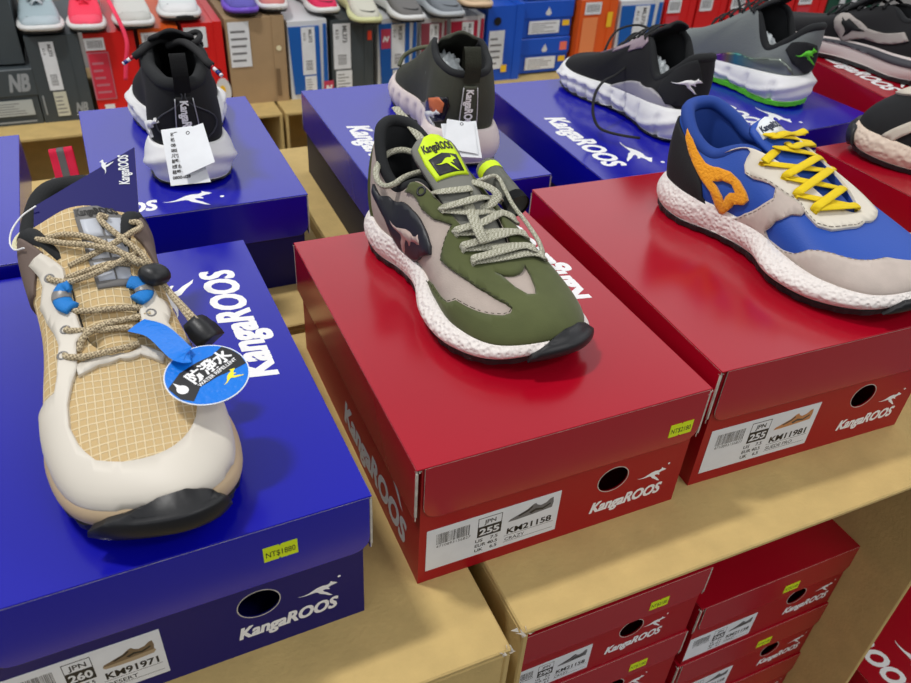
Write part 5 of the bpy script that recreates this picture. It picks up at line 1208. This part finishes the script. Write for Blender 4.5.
def heel_loop(sh, m, w=.0075, h=.50, z0=.30, name='heel_pull_loop'):
    L = sh.L; b = sh.top(0)
    pth = catmull([V((-.018, 0, z0))*L, V((-.030, 0, (z0+h)/2))*L, V((-.008, 0, h-.01))*L, V((.018, 0, h))*L, V((.035, 0, h-.03))*L, V((.040, 0, z0+.04))*L], 5)
    bm = bmesh.new(); rows = [(bm.verts.new(p-V((0, w, 0))), bm.verts.new(p+V((0, w, 0)))) for p in pth]
    for a, b_ in zip(rows, rows[1:]): bm.faces.new((a[0], a[1], b_[1], b_[0]))
    bmesh.ops.solidify(bm, geom=bm.faces[:], thickness=.0018); return bmobj(name, bm, m, sh.e)
def on_upper(sh, bm, add, a0, t0, sa, st, off=.003):
    n0 = len(bm.verts); add(bm); bm.verts.ensure_lookup_table()
    for v in bm.verts[n0:]: v.co = sh.P(a0+v.co.y*sa, t0-v.co.x*st, off+v.co.z)
def heel_word(sh, frame_m, txt_m, strip_m=None, w=.42, t0=.76, span=.66):
    st = sh.panel('heel_strip', [(-w, .04), (w, .04), (w*.95, .5), (w*.8, t0+.02), (-w*.8, t0+.02), (-w*.95, .5)], strip_m or BLK, off=.0012, th=.0012)
    bm = bmesh.new()
    for q in (-w*.9, w*.9):
        pts = [sh.P(q*(1-.1*k/10), t0*k/10, .0030) for k in range(1, 11)]; add_tube(bm, pts, .0006, 5)
    bmobj('strip_outline', bm, frame_m, st)
    bm = bmesh.new(); on_upper(sh, bm, lambda b: add_text(b, 'KangaROOS', Matrix.Identity(4), 1, bold=.045, width=4.9), -.16, t0-.03, .42, span/4.9, .0030)
    bmobj('heel_lettering', bm, txt_m, st)
def paper_tag(label, key, quads, m=None, lines=True, eyelet_=True):
    """stiff paper tags; each quad = four traced corners with their distances"""
    P = [cached(key+str(i), None) for i, q in enumerate(quads)]
    o_ = sum(P[0], V((0, 0, 0)))/4; e_ = empty('paper_tag', o_, label=label, cat='tag')
    for i, Q in enumerate(P):
        n_ = (Q[1]-Q[0]).cross(Q[3]-Q[0]).normalized(); n_ = n_ if n_.dot(CAM-o_) > 0 else -n_
        bm = bmesh.new(); a_ = [bm.verts.new(p-o_+n_*.0003) for p in Q]; b_ = [bm.verts.new(p-o_-n_*.0001) for p in Q]
        bm.faces.new(a_); bm.faces.new(list(reversed(b_)))
        for k in range(4): bm.faces.new((a_[(k+1) % 4], a_[k], b_[k], b_[(k+1) % 4]))
        bmesh.ops.recalc_face_normals(bm, faces=bm.faces); pc = bmobj('tag_paper', bm, PAPER, e_)
        ux = (Q[1]-Q[0]); uy = Q[0]-Q[3]; W_, H_ = ux.length, uy.length
        M = frame(Q[3]-o_+n_*.0005, ux, (uy-ux.normalized()*uy.dot(ux.normalized())))
        if M.to_3x3().col[2].dot(n_) < 0: continue
        bm = bmesh.new(); r = random.Random(i+3)
        if i == 0 and lines:
            for k in range(9): add_text(bm, r.choice(['尺寸 SIZE 255', '材質 合成皮', '產地 MADE IN', '鞋墊 布料', '0800-028']), M @ Matrix.Translation((W_*.08, H_*(.86-.095*k), 0)), H_*.075, bold=.03, width=W_*r.uniform(.35, .8))
        else:
            c = [M @ V((W_*.5+.0016*math.cos(q*.7), H_*.9+.0016*math.sin(q*.7), 0)) for q in range(10)]; add_tube(bm, c, .0003, 5)
        bmobj('tag_print', bm, INK, pc)
    return e_
# ---- black sneaker with pale roo, toe up left, heel towards the viewer
LO = dict(tz={0:.41,1:.395,15:.395,2:.335,14:.32,3:.30,13:.265,4:.43,12:.40,5:.42,11:.41,6:.35,10:.35,7:.28,9:.28,8:.235}, tx={3:.19,13:.22,4:.27,12:.32,5:.37,11:.37,6:.48,10:.48,7:.58,9:.58,8:.64}, ty={3:-.088,13:.088,4:-.080,12:.080})
s6 = Shoe('sneaker', 'black sneaker with white chunky sole, pale roo on its heel and one trailing lace', .256, (.521, .402, .1153), R(92), ws=1.14, **LO, **CHUNK)
s6.upper(BLK); s6.lining(BLKM, padr=.022); s6.tongue(BLK, tip=(.26, 0, .50), w1=.09); s6.sole(WHS, RUBK, disp=grooves(GM, wave=True))
pd = s6.panel('heel_pad', [(15.4,.12),(14.6,.12),(14.05,.4),(13.9,.75),(14.3,.94),(15.3,.94),(15.75,.6)], BLKM, off=.001, th=.0016)
s6.panel('roo_logo', tr(s6, 's6_roo', []), WHITE, off=.0026, th=.0006, parent=pd, step=(.3, .1))
s6.panel('side_cage', tr(s6, 's6_cage', []), GTPU, off=.0008, th=.0012)
s6.panel('lace_guard', [(9.3,.74),(9.6,.60),(10.1,.70),(10.5,.58),(11.0,.72),(11.5,.62),(12.0,.80),(12,.96),(11,.97),(10,.97),(9.3,.97)], LILAC, off=.0008, th=.0008)
tied(s6, BLC, 6, .0018)
def wlace(sh, key, pts, m, w=.0018, flat=.6, name='lace_end'):
    P = cached(key, None)
    bm = bmesh.new(); add_tube(bm, catmull(P, 6), w, 8, flat=flat); return bmobj(name, bm, m, sh.e, True)
wlace(s6, 's6_tl', [], BLC)
wlace(s6, 's6_lp', [], BLC, name='bow_loop')
# ---- grey iridescent sneaker
s7 = Shoe('sneaker', 'grey iridescent sneaker with a green roo on its heel and a green outsole', .268, (.757, .464, .1153), R(102), ws=1.08, **LO, **CHUNK)
s7.upper(GRK); s7.lining(BLKM, padr=.020); s7.tongue(BLK, tip=(.26, 0, .50), w1=.09); s7.p['out'] = .026; s7.sole(WHS, LIME, disp=grooves(GM, wave=True))
pd = s7.panel('heel_pad', tr(s7, 's7_pad', []), BLKM, off=.001, th=.0016)
s7.panel('roo_logo', tr(s7, 's7_roo', []), LIME, off=.0026, th=.0006, parent=pd, step=(.3, .1))
s7.panel('iridescent_panel', [(11.7,.02),(15.3,.02),(15.0,.18),(14.4,.38),(13.6,.47),(12.6,.36),(12.0,.16)], IRID, off=.0008, th=.0008)
tied(s7, BLC, 6, .0018)
wlace(s7, 's7_lp', [], BLC, name='bow_loop')
# ---- black and white sneaker seen from the heel
HI4 = dict(tz={0:.40,1:.40,15:.40,2:.41,14:.41,3:.42,13:.42,4:.45,12:.45,5:.42,11:.42,6:.35,10:.35,7:.28,9:.28,8:.25}, ty={3:-.100,13:.100,4:-.090,12:.090}, by={1:-.088,15:.088,2:-.118,14:.118})
s4 = Shoe('sneaker', 'black sneaker with white sole seen from its heel, white paper tags hanging from it', .270, (-.0597, .4709, .1081), R(87), ws=1.12, **HI4, **CHUNK)
s4.upper(BLK); s4.lining(BLKM, padr=.026); s4.tongue(BLK, tip=(.26, 0, .52), w1=.09); s4.sole(WHS, RUBK, disp=grooves([3, 5, 11, 13], wave=True))
heel_word(s4, mat('silver_piping', (190, 192, 196), .3, metal=.4), WHITE); heel_loop(s4, BLK, .0075, .50, .37)
s4.panel('roo_logo', tr(s4, 's4_roo', []), WHITE, off=.002, th=.0006, step=(.3, .1))
for sg in (1, -1):
    bm = bmesh.new(); add_tube(bm, [s4.P((8+sg*(8-(.55+.5*math.sin(k*.52)))) % 16, .12+.075*k, .002) for k in range(11)], .0008, 5); bmobj('padding_seam', bm, mat('dark_grey_seam', (58, 60, 66), .6), s4.e)
bm = bmesh.new(); add_box(bm, .10, .20, -.022, .022, .30, .303, M=Matrix.Scale(s4.L, 4)); bmobj('insole_label', bm, mat('insole_grey', (150, 152, 156), .6), s4.e)
tied(s4, BLC, 5, .0030, a0=4.2, a1=7.0)
AGL = mat('aglet_white', (226, 222, 226), .3); AGR = mat('aglet_red', (200, 40, 60), .3); AGN = mat('aglet_navy', (30, 40, 120), .3)
wlace(s4, 's4_l1', [], BLC, .0042, .8)
wlace(s4, 's4_l2', [], BLC, .0045, .8)
wlace(s4, 's4_lp', [], BLC, .0032, .9, name='bow_loop')
for key, a, b in (('s4_g1', (134,56,0.785), (123,64,0.785)), ('s4_g2', (209,64,0.775), (222,76,0.775))):
    P = cached(key, None)
    bm = bmesh.new(); mi = 0
    for k, (u, v) in enumerate(((0, .35), (.35, .6), (.6,0.875), (.85, 1))): add_tube(bm, [P[0].lerp(P[1], u), P[0].lerp(P[1], v)], .0020, 8, mi=(1, 0, 2, 0)[k])
    bmobj('aglet', bm, [AGL, AGR, AGN], s4.e)
paper_tag('white printed paper tags hanging over the heel of the black and white sneaker', 's4_tag', [[], []])
# ---- dark olive sneaker
s5 = Shoe('sneaker', 'dark olive knit sneaker seen from its heel with a white paper tag', .262, (.222, .415, .1153), R(77), ws=1.25, tz=HI4['tz'], ty={3:-.092,13:.092,4:-.085,12:.085}, **CHUNK)
s5.upper(GROLV); s5.lining(BLKM, padr=.016); s5.tongue(GROLV, tip=(.24, 0, .50), w1=.085); s5.sole(mat('pale_pink_sole', (222, 208, 204), .55), RUBK, disp=grooves(GM))
heel_word(s5, DKPRINT, WHITE, GROLV, w=.36); heel_loop(s5, GROLV, .0085, .50, .37)
OLC = mat('olive_cord', (92, 94, 72), .85)
wlace(s5, 's5_l1', [], OLC, .0028, .9)
wlace(s5, 's5_l2', [], OLC, .0028, .9)
bm = bmesh.new(); rg = bmesh.ops.create_icosphere(bm, subdivisions=4, radius=1)['verts']
for v in rg: n = v.co.copy(); j = 1+.13*math.sin(11*n.x+5*n.z)*math.cos(9*n.y)+.08*math.sin(23*n.y+7*n.x); v.co = V((.085+n.x*.022*j, .012+n.y*.020*j, .078+n.z*.022*j))
bmobj('tissue_stuffing', bm, TISSUE, s5.e, True)
for sh_, c_ in ((s6, (.085, .008, .062)), (s7, (.085, .006, .064))):
    bm = bmesh.new(); rg = bmesh.ops.create_icosphere(bm, subdivisions=4, radius=1)['verts']
    for v in rg: n = v.co.copy(); j = 1+.13*math.sin(11*n.x+5*n.z)*math.cos(9*n.y)+.08*math.sin(23*n.y+7*n.x); v.co = V((c_[0]+n.x*.024*j, c_[1]+n.y*.017*j, c_[2]+n.z*.018*j))
    bmobj('tissue_stuffing', bm, TISSUE, sh_.e, True)
st = s5.panel('clear_sticker', tr(s5, 's5_st', []), mat('sticker_black', (24, 22, 28), .25), off=.001, th=.0004)
s5.panel('orange_sticker_print', tr(s5, 's5_so', []), mat('copper_orange', (206, 110, 66), .5), off=.0016, th=.0004, parent=st)
s5.panel('white_sticker_print', tr(s5, 's5_sw', []), WC, off=.0018, th=.0004, parent=st, step=(.3, .1))
paper_tag('plain white paper tag pinned to the heel of the dark olive sneaker', 's5_tag', [[], []], lines=False)
# ---- black retro runner with silver side logo
GRETRO = mat('silver_grey_suede', (164, 156, 150), .7)
s8 = Shoe('sneaker', 'black retro runner with silver grey side logo on the dark red box', .290, (.965, .425, .1383), R(100), ws=1.05, tz={0:.42,1:.40,15:.40})
s8.upper(mat('black_suede', (26, 26, 28), .9)); s8.lining(BLKM); s8.tongue(BLK, tip=(.30, 0, .45)); s8.sole(mat('pinkish_white_foam', (214, 202, 198), .6), RUBK)
lg = s8.panel('side_logo', tr(s8, 's8_logo', []), GRETRO, off=.001, th=.0014)
s8.panel('roo_logo', tr(s8, 's8_roo', []), BLK, off=.0026, th=.0005, parent=lg, step=(.3, .1))
s8.panel('midsole_wedge', [(10.6,-.03),(15.6,-.03),(15.6,-.34),(13.2,-.30),(11.4,-.12)], mat('wedge_grey', (66, 66, 72), .7), off=.0006, th=.0012, surf=s8.PX, step=(.12, .12))
tied(s8, BLC, 6, .0024)
# ---- black sneaker with ivory sole cut by the right edge
s9 = Shoe('sneaker', 'black sneaker with ivory pebbled sole cut off by the right edge of the photo', .280, (.838, .082, .1203), R(116), ws=1.1, bz={6:.11,7:.115,8:.12,9:.115,10:.11}, tz={7:.37,9:.37,8:.34,6:.40,10:.40,5:.42,11:.42}, tx={8:.70,7:.66,9:.66}, ut={8:.04}, ub={7:.24,8:.24,9:.24}, zb={8:.035})
s9.upper(BLK); s9.lining(BLKM); s9.tongue(BLK, tip=(.28, 0, .44)); s9.sole(mat('ivory_foam', (226, 206, 186), .55, bump=('voronoi', 180, .8, .003)), RUBK)
IVS = mat('ivory_suede_strap', (206, 196, 180), .85)
s9.panel('eyestay_overlay', [(4,.72),(5.5,.70),(6.8,.66),(7.5,.56),(8,.50),(8.5,.56),(9.2,.66),(10.5,.70),(12,.72),(12,.98),(10,.98),(9,.98),(8,.98),(7,.98),(6,.98),(4,.98)], IVS, off=.001, th=.0016)
s9.panel('side_strap', [(9.6,.05),(10.0,.03),(10.4,.68),(9.9,.68)], IVS, off=.001, th=.0016)
s9.panel('toe_bumper', [(7.1,-.75),(7.5,-.97),(8,-.98),(8.6,-.97),(8.9,-.75),(8.7,-.1),(8.3,.05),(7.9,.06),(7.5,.0),(7.2,-.3)], RUBK, off=.001, th=.0025, surf=s9.PX, step=(.1, .12))
tied(s9, BLC, 6, .0024)

# ------------------------------------------------------------------ back row shoes, toes towards the viewer
def back_shoe(label, x, y, z, yaw, body, solem, L=.27, ws=1.15, accent=None, lace=None, acc2=None, group='shoes displayed on the back row boxes', out=None):
    sh = Shoe('sneaker', label, L, (x, y, z), R(yaw), ws=ws, group=group, bz={7:.075,8:.09,9:.078}, zb={8:.03})
    sh.upper(body); sh.lining(BLKM if not acc2 else acc2); sh.tongue(body); sh.sole(solem, out or RUBK)
    if accent: sh.panel('toe_overlay', [(6.6,.02),(7.4,.02),(8,.02),(8.6,.02),(9.4,.02),(9.0,.30),(8.4,.42),(8,.44),(7.6,.42),(7.0,.30)], accent)
    if lace: tied(sh, lace, 6, .003, t=.9, a0=4.4, a1=7.6)
    return sh

ZT = ZB+.1985
RS = lambda n, c: mat(n, c, .8, bump=('voronoi', 500, .4, .0006))
SW = mat('white_sole_back_row', (224, 224, 222), .5)
BS = [
 ('pale silver blue running shoe, leftmost of the shoes on the back row boxes', (-0.222, 1.905), RS('silver_blue_mesh', (160, 178, 184)), SW, RS('silver_blue_overlay', (176, 190, 196)), mat('silver_lace', (190, 200, 204), .8), 0),
 ('neon pink shoe with a long pink lace hanging down over the red box', (-0.112, 1.895), RS('neon_pink_mesh', (246, 60, 90)), SW, RS('pink_overlay', (250, 84, 110)), mat('neon_pink_lace', (250, 60, 96), .7), 1),
 ('off white sneaker between the pink and the black nosed white one', (-0.028, 1.890), RS('off_white_mesh', (206, 206, 200)), SW, RS('off_white_toe', (196, 196, 190)), None, 2),
 ('white sneaker with a black outsole tip on the red box', (0.086, 1.915), RS('white_mesh', (216, 220, 220)), SW, RS('white_toe', (222, 222, 222)), None, 3),
 ('purple sneaker with lime green laces on the plain brown box', (0.208, 1.910), RS('violet_mesh', (104, 96, 190)), mat('purple_sole', (112, 76, 200), .5), RS('violet_toe', (96, 88, 176)), mat('lime_lace', (176, 226, 30), .7), 4),
 ('rose sneaker with a pale sole on the blue and white box', (0.325, 1.925), RS('rose_mesh', (206, 124, 120)), SW, None, None, 5),
 ('crimson pink sneaker with a white sole beside the rose one', (0.408, 1.925), RS('crimson_mesh', (222, 40, 90)), SW, None, None, 6),
 ('cream sneaker with pale lime trim on the striped boxes', (0.512, 1.830), RS('cream_mesh', (204, 202, 186)), mat('pale_lime_sole', (214, 216, 160), .5), None, None, 7),
 ('dark grey sneaker with a gum outsole in the middle of the back row', (0.604, 1.830), RS('mid_grey_mesh', (112, 110, 108)), SW, None, None, 8),
 ('mid grey sneaker with a pale grey sole right of the gum soled one', (0.703, 1.840), RS('cool_grey_mesh', (120, 126, 132)), mat('pale_grey_sole', (184, 190, 194), .5), None, None, 9),
 ('tan sneaker with a peach sole on the bright blue box', (0.835, 1.865), RS('tan_mesh', (196, 170, 140)), mat('peach_sole', (226, 196, 160), .5), None, None, 10),
]
for lb, (x, y), b_, so_, ac, lc, k in BS:
    zt_ = max([u[2] for u in UP if u[0] < x+.045 and u[1] > x-.045 and u[2] < -.02]+[ZT-.01])+.0008
    sh = back_shoe(lb, x, y-.03, zt_, -90+(2, -3, 1, -2, 3, -8, 4, -3, 2, 5, -6)[k], b_, so_, L=.262, ws=[0.98, 0.82, 0.9, 1.0, 0.76, 0.74, 0.72, 0.74, 0.78, 0.8, 0.84][k], accent=ac, lace=lc)
    if k == 1:
        bm = bmesh.new(); P_ = [V((.18, .04, .085)), V((.262, .06, .055)), V((.290, .075, .0)), V((.296, .065, -.05)), V((.298, .058, -.085))]
        add_tube(bm, catmull(P_, 6), .0045, 8, flat=.5); bmobj('hanging_lace', bm, lc, sh.e, True)
    if k == 3: sh.panel('toe_bumper', [(7.5,-.9),(8,-.92),(8.5,-.9),(8.4,-.35),(8,-.25),(7.6,-.35)], RUBK, off=.001, th=.002, surf=sh.PX, step=(.1, .12))
    if k == 0: tied(sh, lc, 5, .003, t=.9, a0=4.6, a1=7.4)
